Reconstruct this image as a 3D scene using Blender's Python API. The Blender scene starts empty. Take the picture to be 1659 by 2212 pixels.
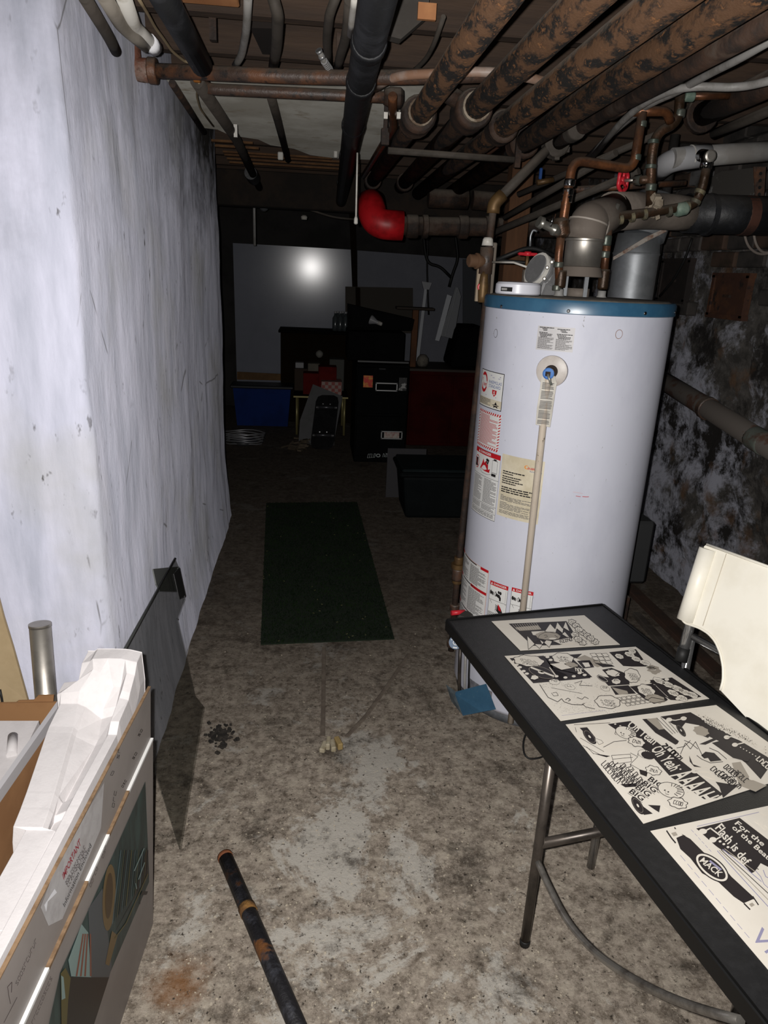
import bpy, math, random
from mathutils import Vector, Matrix, noise, geometry
random.seed(7)

# ------------------------------------------------------------------ camera, world, light, exposure
SC = bpy.context.scene
COL = SC.collection
FPX, CAMH = 1534.0, 1.45
PSI, THE, RHO = math.radians(6.3), math.radians(18.7), math.radians(2.7)
FW = Vector((math.sin(PSI)*math.cos(THE), math.cos(PSI)*math.cos(THE), -math.sin(THE)))
R0 = Vector((math.cos(PSI), -math.sin(PSI), 0)); U0 = R0.cross(FW)
RT = math.cos(RHO)*R0 + math.sin(RHO)*U0
UP = -math.sin(RHO)*R0 + math.cos(RHO)*U0
CAM = Vector((0, 0, CAMH))
cam_data = bpy.data.cameras.new('camera')
cam_data.sensor_fit = 'VERTICAL'; cam_data.sensor_height = 36.0; cam_data.lens = 36.0*FPX/2212.0
cam_data.clip_start = 0.02
cam = bpy.data.objects.new('camera', cam_data); COL.objects.link(cam)
cam.matrix_world = Matrix(((RT.x, UP.x, -FW.x, CAM.x), (RT.y, UP.y, -FW.y, CAM.y), (RT.z, UP.z, -FW.z, CAM.z), (0, 0, 0, 1)))
SC.camera = cam
world = bpy.data.worlds.new('world'); SC.world = world; world.use_nodes = True
bgn = world.node_tree.nodes['Background']
bgn.inputs[0].default_value = (0.5, 0.55, 0.7, 1); bgn.inputs[1].default_value = 0.002
# the only light of the photograph: the phone's flash, a few centimetres beside the lens
fl = bpy.data.lights.new('phone_flash', 'SPOT'); fl.energy = 185.0; fl.spot_size = math.radians(140); fl.spot_blend = 1.0
fl.shadow_soft_size = 0.006; fl.color = (1.0, 0.97, 0.94)
flo = bpy.data.objects.new('phone_flash', fl); COL.objects.link(flo)
flo.matrix_world = cam.matrix_world.copy(); flo.location = CAM - RT*0.026 + UP*0.016
vs = SC.view_settings
vs.view_transform = 'Standard'; vs.look = 'None'; vs.exposure = 0.0; vs.gamma = 1.0; vs.use_curve_mapping = False

# ------------------------------------------------------------------ measuring helpers (photograph pixel + one known distance -> point)
def ray(px, py): return FW + RT*((px-829.5)/FPX) - UP*((py-1106.0)/FPX)
def atz(px, py, z): d = ray(px, py); return CAM + d*((z-CAMH)/d.z)
def aty(px, py, y): d = ray(px, py); return CAM + d*(y/d.y)
def atx(px, py, x): d = ray(px, py); return CAM + d*(x/d.x)
def atplane(px, py, p0, n): d = ray(px, py); return CAM + d*((p0-CAM).dot(n)/d.dot(n))
def V(*a): return Vector(a)

# ------------------------------------------------------------------ object helpers
OFF = {}
def link(o): COL.objects.link(o); return o
def tag(o, label=None, cat=None, group=None, kind=None):
    if label: o['label'] = label
    if cat: o['category'] = cat
    if group: o['group'] = group
    if kind: o['kind'] = kind
    return o
def thing(name, label, cat, loc, group=None):
    o = link(bpy.data.objects.new(name, None)); o.location = loc; o.empty_display_size = 0.05
    OFF[o.name] = Vector(loc)
    return tag(o, label, cat, group)
class MB:
    """collects shapes given in world coordinates; build() links them as ONE mesh object"""
    def __init__(s): s.v = []; s.f = []; s.m = []; s.sm = []; s.mi = 0; s.smooth = False
    def add(s, vs_, fs, smooth=None):
        b = len(s.v); s.v += [Vector(p) for p in vs_]
        for f in fs: s.f.append([i+b for i in f]); s.m.append(s.mi); s.sm.append(s.smooth if smooth is None else smooth)
        return s
    def box(s, c, d, rot=None, bev=0.0):
        c = Vector(c); hx, hy, hz = d[0]/2, d[1]/2, d[2]/2
        if bev <= 0:
            p = [V(x*hx, y*hy, z*hz) for x in (-1, 1) for y in (-1, 1) for z in (-1, 1)]
            f = [(0, 1, 3, 2), (4, 6, 7, 5), (0, 4, 5, 1), (2, 3, 7, 6), (0, 2, 6, 4), (1, 5, 7, 3)]
        else:
            b = min(bev, hx*.9, hy*.9, hz*.9); p = []; f = []
            ids = {}
            for x in (-1, 1):
                for y in (-1, 1):
                    for z in (-1, 1):
                        for k in range(3):
                            q = [x*(hx-b), y*(hy-b), z*(hz-b)]; q[k] += (x, y, z)[k]*b
                            ids[(x, y, z, k)] = len(p); p.append(V(*q))
            for k in range(3):
                o1, o2 = [(1, 2), (2, 0), (0, 1)][k]
                for sg in (-1, 1):
                    q = []
                    for a, bb in ((-1, -1), (1, -1), (1, 1), (-1, 1)):
                        t = [0, 0, 0]; t[k] = sg; t[o1] = a; t[o2] = bb; q.append(ids[(*t, k)])
                    f.append(q if sg > 0 else q[::-1])
                    for sg2 in (-1, 1):   # edge faces between k and o1
                        t1 = [0, 0, 0]; t1[k] = sg; t1[o1] = sg2; t1[o2] = -1; t2 = list(t1); t2[o2] = 1
                        f.append([ids[(*t1, k)], ids[(*t1, o1)], ids[(*t2, o1)], ids[(*t2, k)]])
            for x in (-1, 1):
                for y in (-1, 1):
                    for z in (-1, 1): f.append([ids[(x, y, z, k)] for k in range(3)])
        if rot is not None: p = [rot @ q for q in p]
        return s.add([q+c for q in p], f, False)
    def hexa(s, p8): # 4 bottom then 4 top, same order
        return s.add(p8, [(3, 2, 1, 0), (4, 5, 6, 7), (0, 1, 5, 4), (1, 2, 6, 5), (2, 3, 7, 6), (3, 0, 4, 7)], False)
    def slab(s, poly, n, t): # polygon of world points extruded along n by t
        k = len(poly); n = Vector(n).normalized()*t
        a = [Vector(p) for p in poly]; b = [p+n for p in a]
        tri = geometry.tessellate_polygon([a])
        fs = [tuple(x) for x in tri] + [tuple(i+k for i in x[::-1]) for x in tri]
        fs += [(i, (i+1) % k, (i+1) % k+k, i+k) for i in range(k)]
        return s.add(a+b, fs, False)
    def tube(s, pts, r, seg=12, bend=0.0, caps=True, steps=5, r2=None):
        pts = [Vector(p) for p in pts]
        if bend > 0 and len(pts) > 2:
            q = [pts[0]]
            for i in range(1, len(pts)-1):
                a, b, c = pts[i-1], pts[i], pts[i+1]
                l = min(bend, (a-b).length*.49, (c-b).length*.49)
                p0 = b+(a-b).normalized()*l; p2 = b+(c-b).normalized()*l
                for k in range(steps+1):
                    t = k/steps; q.append(p0*(1-t)**2 + b*(2*t*(1-t)) + p2*t*t)
            q.append(pts[-1]); pts = q
        n = len(pts); rad = r if isinstance(r, (list, tuple)) else [r + ((r2-r)*i/(n-1) if r2 is not None else 0) for i in range(n)]
        T = []
        for i in range(n):
            t = (pts[min(i+1, n-1)]-pts[max(i-1, 0)]); T.append(t.normalized() if t.length > 1e-9 else V(0, 0, 1))
        ref = V(0, 0, 1) if abs(T[0].z) < .9 else V(1, 0, 0)
        N = (ref - T[0]*ref.dot(T[0])).normalized(); vv = []
        for i in range(n):
            N = (N - T[i]*N.dot(T[i])).normalized(); B = T[i].cross(N)
            for k in range(seg):
                a = 2*math.pi*k/seg; vv.append(pts[i] + (N*math.cos(a)+B*math.sin(a))*rad[i])
        fs = [(i*seg+k, i*seg+(k+1) % seg, (i+1)*seg+(k+1) % seg, (i+1)*seg+k) for i in range(n-1) for k in range(seg)]
        s.add(vv, fs, True)
        if caps:
            b = len(s.v)-len(vv)
            s.f.append([b+k for k in range(seg)][::-1]); s.f.append([b+(n-1)*seg+k for k in range(seg)])
            s.m += [s.mi]*2; s.sm += [False]*2
        return s
    def lathe(s, c, axis, prof, seg=24): # prof: (distance along axis, radius)
        a = Vector(axis).normalized(); c = Vector(c)
        pts = [c+a*h for h, _ in prof]; ref = V(0, 0, 1) if abs(a.z) < .9 else V(1, 0, 0)
        N = (ref-a*ref.dot(a)).normalized(); B = a.cross(N); vv = []
        for (h, r), p in zip(prof, pts):
            for k in range(seg):
                t = 2*math.pi*k/seg; vv.append(p+(N*math.cos(t)+B*math.sin(t))*r)
        n = len(prof); fs = []; rings = []; ov = vv; vv = []
        for i in range(n):
            sharp = False
            if 0 < i < n-1:
                a1 = math.atan2(prof[i][1]-prof[i-1][1], prof[i][0]-prof[i-1][0]); a2 = math.atan2(prof[i+1][1]-prof[i][1], prof[i+1][0]-prof[i][0])
                d_ = abs((a2-a1+math.pi) % (2*math.pi)-math.pi); sharp = d_ > .6
            r_in = len(vv)//seg; vv += ov[i*seg:(i+1)*seg]
            if sharp: vv += ov[i*seg:(i+1)*seg]
            rings.append((r_in, len(vv)//seg-1))
        for i in range(n-1):
            a_, b_ = rings[i][1]*seg, rings[i+1][0]*seg
            fs += [(a_+k, a_+(k+1) % seg, b_+(k+1) % seg, b_+k) for k in range(seg)]
        s.add(vv, fs, True); b = len(s.v)-len(vv); L_ = len(vv)-seg
        s.f.append([b+k for k in range(seg)][::-1]); s.f.append([b+L_+k for k in range(seg)])
        s.m += [s.mi]*2; s.sm += [False]*2
        return s
    def build(s, name, mats, parent=None, loc=None):
        off = OFF[parent.name] if parent else (Vector(loc) if loc is not None else V(0, 0, 0))
        me = bpy.data.meshes.new(name)
        me.from_pydata([tuple(p-off) for p in s.v], [], s.f)
        if not isinstance(mats, (list, tuple)): mats = [mats]
        for m in mats: me.materials.append(m)
        me.polygons.foreach_set('material_index', s.m); me.polygons.foreach_set('use_smooth', s.sm)
        me.update()
        o = link(bpy.data.objects.new(name, me)); OFF[o.name] = off
        if parent: o.parent = parent
        else: o.location = off
        return o

# ------------------------------------------------------------------ materials
def lin(c):
    if isinstance(c, str):
        c = [int(c[i:i+2], 16)/255 for i in (0, 2, 4)]
    return tuple((x/12.92 if x <= .04045 else ((x+.055)/1.055)**2.4) for x in c[:3]) + (1,)
class NT:
    def __init__(s, name):
        s.m = bpy.data.materials.new(name); s.m.use_nodes = True; s.t = s.m.node_tree; s.b = s.t.nodes['Principled BSDF']
        s.co = s.n('ShaderNodeTexCoord').outputs['Object']
    def n(s, t): return s.t.nodes.new(t)
    def l(s, a, b): s.t.links.new(a, b)
    def mapped(s, scale=(1, 1, 1), loc=(0, 0, 0)):
        m = s.n('ShaderNodeMapping'); m.inputs['Scale'].default_value = scale; m.inputs['Location'].default_value = loc
        s.l(s.co, m.inputs['Vector']); return m.outputs[0]
    def noise(s, scale, detail=4, rough=.6, vec=None, dist=0):
        k = s.n('ShaderNodeTexNoise'); k.inputs['Scale'].default_value = scale; k.inputs['Detail'].default_value = detail
        k.inputs['Roughness'].default_value = rough; k.inputs['Distortion'].default_value = dist
        s.l(vec if vec is not None else s.co, k.inputs['Vector']); return k.outputs['Fac']
    def vor(s, scale, vec=None, feat='F1'):
        k = s.n('ShaderNodeTexVoronoi'); k.feature = feat; k.inputs['Scale'].default_value = scale
        s.l(vec if vec is not None else s.co, k.inputs['Vector']); return k.outputs['Distance']
    def ramp(s, fac, a, b, inv=False):
        k = s.n('ShaderNodeMapRange'); k.inputs['From Min'].default_value = a; k.inputs['From Max'].default_value = b
        if inv: k.inputs['To Min'].default_value = 1; k.inputs['To Max'].default_value = 0
        s.l(fac, k.inputs['Value']); return k.outputs[0]
    def math(s, op, a, b):
        k = s.n('ShaderNodeMath'); k.operation = op
        for i, x in enumerate((a, b)):
            if isinstance(x, (int, float)): k.inputs[i].default_value = x
            else: s.l(x, k.inputs[i])
        return k.outputs[0]
    def mix(s, fac, a, b):
        k = s.n('ShaderNodeMix'); k.data_type = 'RGBA'
        if isinstance(fac, (int, float)): k.inputs[0].default_value = fac
        else: s.l(fac, k.inputs[0])
        for i, x in ((6, a), (7, b)):
            if isinstance(x, (tuple, list, str)): k.inputs[i].default_value = lin(x) if isinstance(x, str) else (tuple(x)+(1,))[:4]
            else: s.l(x, k.inputs[i])
        return k.outputs[2]
    def color(s, x):
        if isinstance(x, (str, tuple)): s.b.inputs['Base Color'].default_value = lin(x) if isinstance(x, str) else x
        else: s.l(x, s.b.inputs['Base Color'])
    def bump(s, h, strength, dist=.01):
        k = s.n('ShaderNodeBump'); k.inputs['Strength'].default_value = strength; k.inputs['Distance'].default_value = dist
        s.l(h, k.inputs['Height']); s.l(k.outputs[0], s.b.inputs['Normal'])
    def pbr(s, rough=.6, metal=0, spec=.5):
        s.b.inputs['Roughness'].default_value = rough; s.b.inputs['Metallic'].default_value = metal
        s.b.inputs['Specular IOR Level'].default_value = spec; return s.m
MATS = {}
def M(name, base, c2=None, sc=8, th=(.45, .62), c3=None, sc3=30, th3=(.55, .65), rough=.6, metal=0, spec=.4, bump=0, bsc=60, st=(1, 1, 1), dust=0, dcol='6a6259'):
    if name in MATS: return MATS[name]
    t = NT(name); vec = t.mapped(st) if st != (1, 1, 1) else None; col = base
    if c2: col = t.mix(t.ramp(t.noise(sc, 5, .65, vec), *th), col, c2)
    if c3: col = t.mix(t.ramp(t.noise(sc3, 4, .7, vec), *th3), col, c3)
    if dust:   # dust settled on whatever faces up
        g = t.n('ShaderNodeNewGeometry'); sx = t.n('ShaderNodeSeparateXYZ'); t.l(g.outputs['Normal'], sx.inputs[0])
        col = t.mix(t.math('MULTIPLY', t.ramp(t.math('ADD', sx.outputs[2], t.math('MULTIPLY', t.noise(25, 3, .6), .5)), .35, .95), dust), col, dcol)
    t.color(col)
    if bump: t.bump(t.noise(bsc, 4, .6, vec), bump)
    MATS[name] = t.pbr(rough, metal, spec); return MATS[name]

def wall_white():
    t = NT('whitewashed_plaster')
    st = t.mapped((5, 5, .9)); col = t.mix(t.ramp(t.noise(3.2, 5, .6, st), .35, .7), 'cacbda', 'adb0be')
    col = t.mix(t.math('MULTIPLY', t.ramp(t.noise(2.2, 4, .6), .5, .72), .5), col, 'a09f95')
    # mildew specks and scrapes
    sp = t.math('MULTIPLY', t.ramp(t.noise(34, 3, .7, t.mapped((1, 1, .45))), .625, .72), t.ramp(t.noise(3.0, 3, .6), .46, .6))
    col = t.mix(t.math('MULTIPLY', sp, .9), col, '39352f')
    # soot smudge where the wall meets the joists at its far end
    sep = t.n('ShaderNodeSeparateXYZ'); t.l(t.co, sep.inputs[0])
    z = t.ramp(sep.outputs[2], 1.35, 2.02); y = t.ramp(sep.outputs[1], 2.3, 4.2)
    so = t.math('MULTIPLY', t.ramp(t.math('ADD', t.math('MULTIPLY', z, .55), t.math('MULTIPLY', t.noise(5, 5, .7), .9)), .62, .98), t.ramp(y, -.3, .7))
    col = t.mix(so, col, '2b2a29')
    # small dark cracks
    cr = t.math('MULTIPLY', t.ramp(t.vor(2.2, t.mapped((1, 1, .5)), 'DISTANCE_TO_EDGE'), .0, .006, True), t.ramp(t.noise(4.5, 2), .56, .6))
    col = t.mix(t.math('MULTIPLY', cr, .75), col, '4a4742')
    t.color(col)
    h = t.math('ADD', t.noise(7, 6, .6, t.mapped((1.6, 1.6, .5))), t.math('MULTIPLY', t.noise(45, 3, .6), .18))
    t.bump(h, .34, .025); t.b.inputs['Diffuse Roughness'].default_value = .45; return t.pbr(.75, 0, .25)
def floor_mat():
    t = NT('worn_concrete')
    n1 = t.noise(3.1, 9, .72, None, .6); n2 = t.noise(18, 8, .75); n3 = t.noise(75, 6, .8); n4 = t.noise(38, 8, .8, t.mapped((1, 1, 1), (2, 9, 0)))
    col = t.mix(t.ramp(n4, .40, .60), '665c51', 'a2978a')
    col = t.mix(t.math('MULTIPLY', t.ramp(n2, .48, .62), .7), col, 'b0a697')
    sep = t.n('ShaderNodeSeparateXYZ'); t.l(t.co, sep.inputs[0])
    # bare pale screed where the coat has worn off, mostly along the walked strip
    vm = t.n('ShaderNodeVectorMath'); vm.operation = 'DISTANCE'; vm.inputs[1].default_value = (.13, 1.48*.38, 0); t.l(t.mapped((1, .38, 1)), vm.inputs[0])
    strip = t.ramp(vm.outputs['Value'], .10, .30, True)
    w = t.math('ADD', t.math('ADD', n1, t.math('MULTIPLY', n2, .3)), t.math('MULTIPLY', strip, .13))
    col = t.mix(t.math('MULTIPLY', t.ramp(w, .725, .775), .9), col, 'b2ada4')
    col = t.mix(t.math('MULTIPLY', t.ramp(t.noise(6, 8, .8, t.mapped((1, 1, 1), (3, 1, 0))), .52, .64), .8), col, '3a332c')   # damp dirt
    col = t.mix(t.ramp(n3, .58, .66), col, 'c6bba9')
    col = t.mix(t.ramp(t.noise(60, 5, .75, t.mapped((1, 1, 1), (7, 2, 0))), .58, .66), col, '2f2923')
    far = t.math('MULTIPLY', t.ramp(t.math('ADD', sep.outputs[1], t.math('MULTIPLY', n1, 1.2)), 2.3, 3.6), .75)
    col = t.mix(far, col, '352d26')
    vm = t.n('ShaderNodeVectorMath'); vm.operation = 'DISTANCE'; vm.inputs[1].default_value = (-.265, 1.13, 0); t.l(t.co, vm.inputs[0])
    rs = t.ramp(t.math('ADD', vm.outputs['Value'], t.math('MULTIPLY', n2, .16)), .09, .16, True)
    col = t.mix(t.math('MULTIPLY', rs, .7), col, '7d5126')
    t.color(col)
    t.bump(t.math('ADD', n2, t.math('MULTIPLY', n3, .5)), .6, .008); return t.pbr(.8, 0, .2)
def stone_mat():
    t = NT('flaking_limewash')
    n1 = t.noise(3.4, 8, .72, None, .4); n2 = t.noise(13, 7, .75)
    col = t.mix(t.ramp(n2, .4, .62), '2f2d2b', '4d4a47')
    sep = t.n('ShaderNodeSeparateXYZ'); t.l(t.co, sep.inputs[0])
    w = t.math('ADD', t.math('MULTIPLY', n2, .35), n1)
    col = t.mix(t.ramp(t.math('ADD', w, t.math('ADD', t.math('MULTIPLY', t.ramp(sep.outputs[2], .9, 1.4), -.14), t.math('MULTIPLY', t.ramp(sep.outputs[1], 2.5, 3.3), .12))), .67, .8), col, '85868f')
    col = t.mix(t.ramp(t.noise(4.2, 7, .75, t.mapped((1, 1, 1), (5, 5, 5))), .5, .6), col, '1d1b1a')
    col = t.mix(t.math('MULTIPLY', t.ramp(t.noise(5, 4, .6, t.mapped((1, 1, 1), (1, 8, 2))), .58, .7), .7), col, '55402f')
    t.color(col); t.bump(t.math('ADD', n1, t.math('MULTIPLY', n2, .5)), .8, .03); return t.pbr(.85, 0, .2)
def acrylic_mat():
    t = NT('smoked_acrylic'); m = t.m; nt = t.t
    tr = t.n('ShaderNodeBsdfTransparent'); tr.inputs[0].default_value = lin('e4e4e2')
    gl = t.n('ShaderNodeBsdfGlossy'); gl.inputs['Roughness'].default_value = .04; gl.inputs[0].default_value = (.8, .8, .8, 1)
    df = t.n('ShaderNodeBsdfDiffuse'); df.inputs[0].default_value = lin('4a4b4a')
    m1 = t.n('ShaderNodeMixShader'); m1.inputs[0].default_value = .10; t.l(tr.outputs[0], m1.inputs[1]); t.l(df.outputs[0], m1.inputs[2])
    m2 = t.n('ShaderNodeMixShader'); m2.inputs[0].default_value = .035; t.l(m1.outputs[0], m2.inputs[1]); t.l(gl.outputs[0], m2.inputs[2])
    t.l(m2.outputs[0], nt.nodes['Material Output'].inputs[0]); return m
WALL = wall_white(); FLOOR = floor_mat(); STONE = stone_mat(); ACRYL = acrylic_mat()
RUST = M('rusty_iron', '4f3724', '14110f', 30, (.45, .54), '6e4b2e', 60, (.58, .68), rough=.8, bump=.4, bsc=90, st=(1, .5, 1), dust=.9)
RUST2 = M('brown_rust_iron', '41322a', '63402a', 9, (.48, .62), '26211f', 25, (.55, .65), rough=.5, spec=.6, bump=.2, bsc=80, dust=.5)
RUSTD = M('dark_rusty_iron', '231a15', '3b291e', 12, (.45, .6), '453a32', 6, (.6, .72), rough=.75, bump=.25, dust=.85)
BLACKP = M('black_cast_iron', '17181a', '232427', 10, (.5, .6), rough=.5, spec=.4, bump=.15, bsc=50, dust=.35, dcol='4a4641')
COPPER = M('tarnished_copper', '4f3323', '74492d', 14, (.45, .62), '4d6a5c', 11, (.66, .72), rough=.38, metal=.45, bump=.1, dust=.5)
COPD = M('dull_copper', '37291d', '523a2a', 18, (.48, .6), '5c6658', 12, (.64, .72), rough=.42, metal=.4, bump=.2, dust=.6)
GALV = M('galvanized_steel', 'a5a9ad', 'b2b6ba', 18, (.45, .6), rough=.45, metal=.8)
CHROME = M('chrome', 'b9bbbd', rough=.12, metal=1)
STEEL = M('brushed_steel', 'b0aba3', 'a09b94', 12, rough=.45, metal=.85)
DUSTY = M('dusty_vent_metal', '6b625a', '7b7269', 9, rough=.75, metal=.1)
PVCG = M('grey_pvc', '8f8e8c', '7f7c78', 7, rough=.4, spec=.5)
PVCW = M('white_pvc', 'c9c6bf', 'aaa59b', 12, (.5, .65), rough=.45)
CABLE = M('dusty_grey_cable', '8a8885', '74716c', 20, rough=.5)
DIRTC = M('dirty_conduit', '453f39', '38332d', 12, rough=.75, dust=.6)
BRASS = M('old_brass', '6a5233', '54402a', 20, rough=.5, metal=.4)
REDP = M('red_paint', 'b3171e', '8d1015', 10, rough=.45)
REDM = M('red_plastic', 'c22733', rough=.4)
WOODD = M('dark_joist_wood', '372b23', '48382c', 5, (.4, .65), '2c231d', 9, (.55, .7), rough=.85, bump=.3, bsc=30, st=(.25, 3, 3))
WOODP = M('subfloor_plank_wood', '281f19', '352a21', 6, (.4, .65), rough=.9, bump=.3, bsc=30, st=(3, .25, 3))
WOODR = M('reddish_beam_wood', '5b3b2b', '704a37', 6, (.4, .62), '3c2a21', 12, (.58, .7), rough=.85, bump=.25, st=(3, .3, 3))
WOODO = M('orange_pine', 'b98255', 'a8724a', 8, rough=.75)
PLAST = M('grey_ceiling_board', '8f8d86', '7d7a72', 3, (.45, .6), '6d6456', 5, (.58, .7), rough=.85)
for m_ in (PLAST, STONE): m_.node_tree.nodes['Principled BSDF'].inputs['Diffuse Roughness'].default_value = 1.0
WHITE = M('white_enamel', 'c8cad6', 'bfc1ce', 5, (.5, .7), '8d8c8c', 70, (.68, .72), rough=.5, spec=.2, st=(1, 1, .5))
BLUEL = M('blue_lid_paint', '2c5673', '35607c', 9, rough=.35, spec=.8)
DUSTG = M('grey_dust', '59544e', '6a655e', 15, rough=.95)
PAPER = M('label_paper', 'd8d8d6', rough=.55)
CREAM = M('aged_label_paper', 'cfc6b0', 'bfb59c', 9, rough=.6)
INK = M('black_ink', '1a1718', rough=.6)
INKG = M('grey_ink', '5d5b5b', rough=.6)
INKR = M('red_ink', 'b5161f', rough=.5)
INKB = M('blue_ink', '2f4d8c', rough=.5)
INKP = M('poster_black_ink', '2a2526', rough=.5)
INKL = M('violet_grey_ink', '8b88a3', rough=.6)
POST = M('poster_card', 'd8d2c7', 'd2cbbf', 4, rough=.5, spec=.4)
TBLK = M('black_table_vinyl', '1d1d1e', '232324', 60, rough=.42, spec=.5, bump=.15, bsc=400)
TEDG = M('black_table_edge', '0b0b0b', '2b2826', 40, (.68, .74), rough=.4)
TLEG = M('worn_grey_tube', '534c46', '3c3733', 14, rough=.35, metal=.6)
LEATH = M('cream_leather', 'e3dfd3', 'dbd6c8', 5, rough=.4, spec=.4)
SEAM = M('seam_thread', 'b8ae9b', rough=.7)
FOAM = M('white_polystyrene', 'c1bdbd', 'bcb8b8', 40, rough=.75, bump=.06, bsc=200)
CARD = M('brown_cardboard', '8a6542', '7f5b3a', 6, rough=.85)
CARDE = M('cut_cardboard_edge', '7d654c', '66503a', 60, rough=.9)
CARDG = M('grey_printed_cardboard', '8b8480', '827b77', 4, rough=.5, spec=.4)
TAPE = M('clear_packing_tape', 'b4b2b3', 'a5a2a3', 25, rough=.2, spec=.6)
BEIGE = M('beige_fibreboard', 'ab9776', 'a08c6b', 7, rough=.8)
RUBB = M('black_rubber', '141414', rough=.6)
GREEN = M('artificial_turf', '0e190c', '142110', 40, (.4, .6), '2a331a', 60, (.68, .74), rough=.95)
# ------------------------------------------------------------------ the setting
def struct(o): o['kind'] = 'structure'; return o
b = MB(); n = 60
b.add([(-3.2, -.6, 0), (1.95, -.6, 0), (1.95, 7.9, 0), (-3.2, 7.9, 0), (-3.2, -.6, -.1), (1.95, -.6, -.1), (1.95, 7.9, -.1), (-3.2, 7.9, -.1)],
      [(0, 1, 2, 3), (7, 6, 5, 4), (0, 4, 5, 1), (1, 5, 6, 2), (2, 6, 7, 3), (3, 7, 4, 0)])
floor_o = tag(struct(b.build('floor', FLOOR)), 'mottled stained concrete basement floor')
# patched trench lines in the slab that meet at the floor drain
TREN = M('trench_filler', '5a5047', '6a6055', 25, rough=.9)
for pts in ([(700, 1398), (699, 1470), (698, 1545), (697, 1590)], [(884, 1412), (838, 1480), (792, 1545), (748, 1592)]):
    w = [atz(x, y, 0) for x, y in pts]; b = MB()
    for i in range(len(w)-1):
        d = (w[i+1]-w[i]).normalized(); s = V(-d.y, d.x, 0)*.008; j = V(0, 0, .0015)
        b.hexa([w[i]-s, w[i]+s, w[i+1]+s, w[i+1]-s, w[i]-s*.6+j, w[i]+s*.6+j, w[i+1]+s*.6+j, w[i+1]-s*.6+j])
    b.build('trench_line', TREN, floor_o)

# left wall: one lumpy plastered mass, near face, rounded arris, long face, far end
path = []
def seg(a, c, k):
    for i in range(k): t = i/k; path.append((a[0]+(c[0]-a[0])*t, a[1]+(c[1]-a[1])*t))
def arc(cx, cy, r, a0, a1, k):
    for i in range(k): a = math.radians(a0+(a1-a0)*i/k); path.append((cx+r*math.cos(a), cy+r*math.sin(a)))
seg((-3.1, 1.645), (-.53, 1.645), 60); arc(-.52, 1.67, .025, -90, 0, 5); seg((-.495, 1.675), (-.505, 4.16), 90)
arc(-.585, 4.16, .08, 0, 90, 6); seg((-.59, 4.24), (-3.1, 4.24), 24); path.append((-3.1, 4.24))
zs = [i*2.16/72 for i in range(73)]; vv = []
for i, (x, y) in enumerate(path):
    a = path[max(i-1, 0)]; c = path[min(i+1, len(path)-1)]; t = Vector((c[0]-a[0], c[1]-a[1])).normalized(); nx, ny = t.y, -t.x
    for z in zs:
        d = .016*noise.noise(V(x*1.7, y*1.7, z*1.3)) + .006*noise.noise(V(x*6, y*6, z*3.5)) + .0025*noise.noise(V(x*19, y*19, z*12))
        if z < .5: d += .03*(1-z/.5)**2*(1 if y > 1.8 else .3)
        vv.append((x+nx*d, y+ny*d, z))
nz = len(zs)
fs = [(i*nz+k, (i+1)*nz+k, (i+1)*nz+k+1, i*nz+k+1) for i in range(len(path)-1) for k in range(nz-1)]
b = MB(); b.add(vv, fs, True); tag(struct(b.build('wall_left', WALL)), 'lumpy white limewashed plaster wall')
# right wall: rough limewashed rubble with a panel of bricks
ny_, nz_ = 150, 60; vv = []
for i in range(ny_+1):
    y = -.5+8.3*i/ny_
    for k in range(nz_+1):
        z = 2.16*k/nz_
        d = .05*noise.noise(V(3, y*2.1, z*2.4)) + .025*noise.noise(V(8, y*7, z*8)) + .01*noise.noise(V(1, y*20, z*20))
        if z > 1.3: d = d*.25-.012
        vv.append((1.82-d, y, z))
fs = [(i*(nz_+1)+k, i*(nz_+1)+k+1, (i+1)*(nz_+1)+k+1, (i+1)*(nz_+1)+k) for i in range(ny_) for k in range(nz_)]
b = MB(); b.add(vv, fs, True); wall_r = tag(struct(b.build('wall_right', STONE)), 'rough rubble wall with flaking limewash and soot')
brick_mats = [M('sooty_brick_a', '3a3633', '2a2826', 12, rough=.9), M('sooty_brick_b', '4a4542', '36312f', 12, rough=.9), M('limewashed_brick', '6b6a6a', '474442', 9, rough=.9), M('brown_brick', '46362c', '33291f', 9, rough=.9)]
bm = MB().box((0, 0, 0), (.05, .198, .064), None, .006)
protos = []
for k in range(4):
    me = bpy.data.meshes.new('brick')
    me.from_pydata([tuple(p) for p in bm.v], [], bm.f); me.materials.append(brick_mats[k]); protos.append(me)
for row in range(11):
    for c_ in range(8):
        y = 2.42+c_*.21+(row % 2)*.105; z = 1.345+row*.0735
        if 2.86 < y+.09 and y-.09 < 3.24 and 1.325 < z < 1.5: continue     # the iron door sits here
        if 3.37 < y+.09 and y-.09 < 3.74 and 1.37 < z < 1.57: continue
        o = link(bpy.data.objects.new('brick', protos[random.randrange(4)])); o.parent = wall_r
        o.location = (1.815+random.uniform(-.006, .004), y, z); o.rotation_euler = (random.uniform(-.02, .02), 0, random.uniform(-.03, .03))
# far wall, near wall behind the viewer is not in view
b = MB().box((-.6, 7.85, 1.08), (5.2, .12, 2.16)); tag(struct(b.build('wall_back', M('dark_far_wall', '2e2c2b', '211f1e', 3, rough=.9))), 'dark wall at the far end of the basement')
b = MB().box((-3.15, 3.6, 1.08), (.1, 8.4, 2.16)); tag(struct(b.build('wall_side', M('dark_far_wall', ''))), 'dark wall far to the left')

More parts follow.
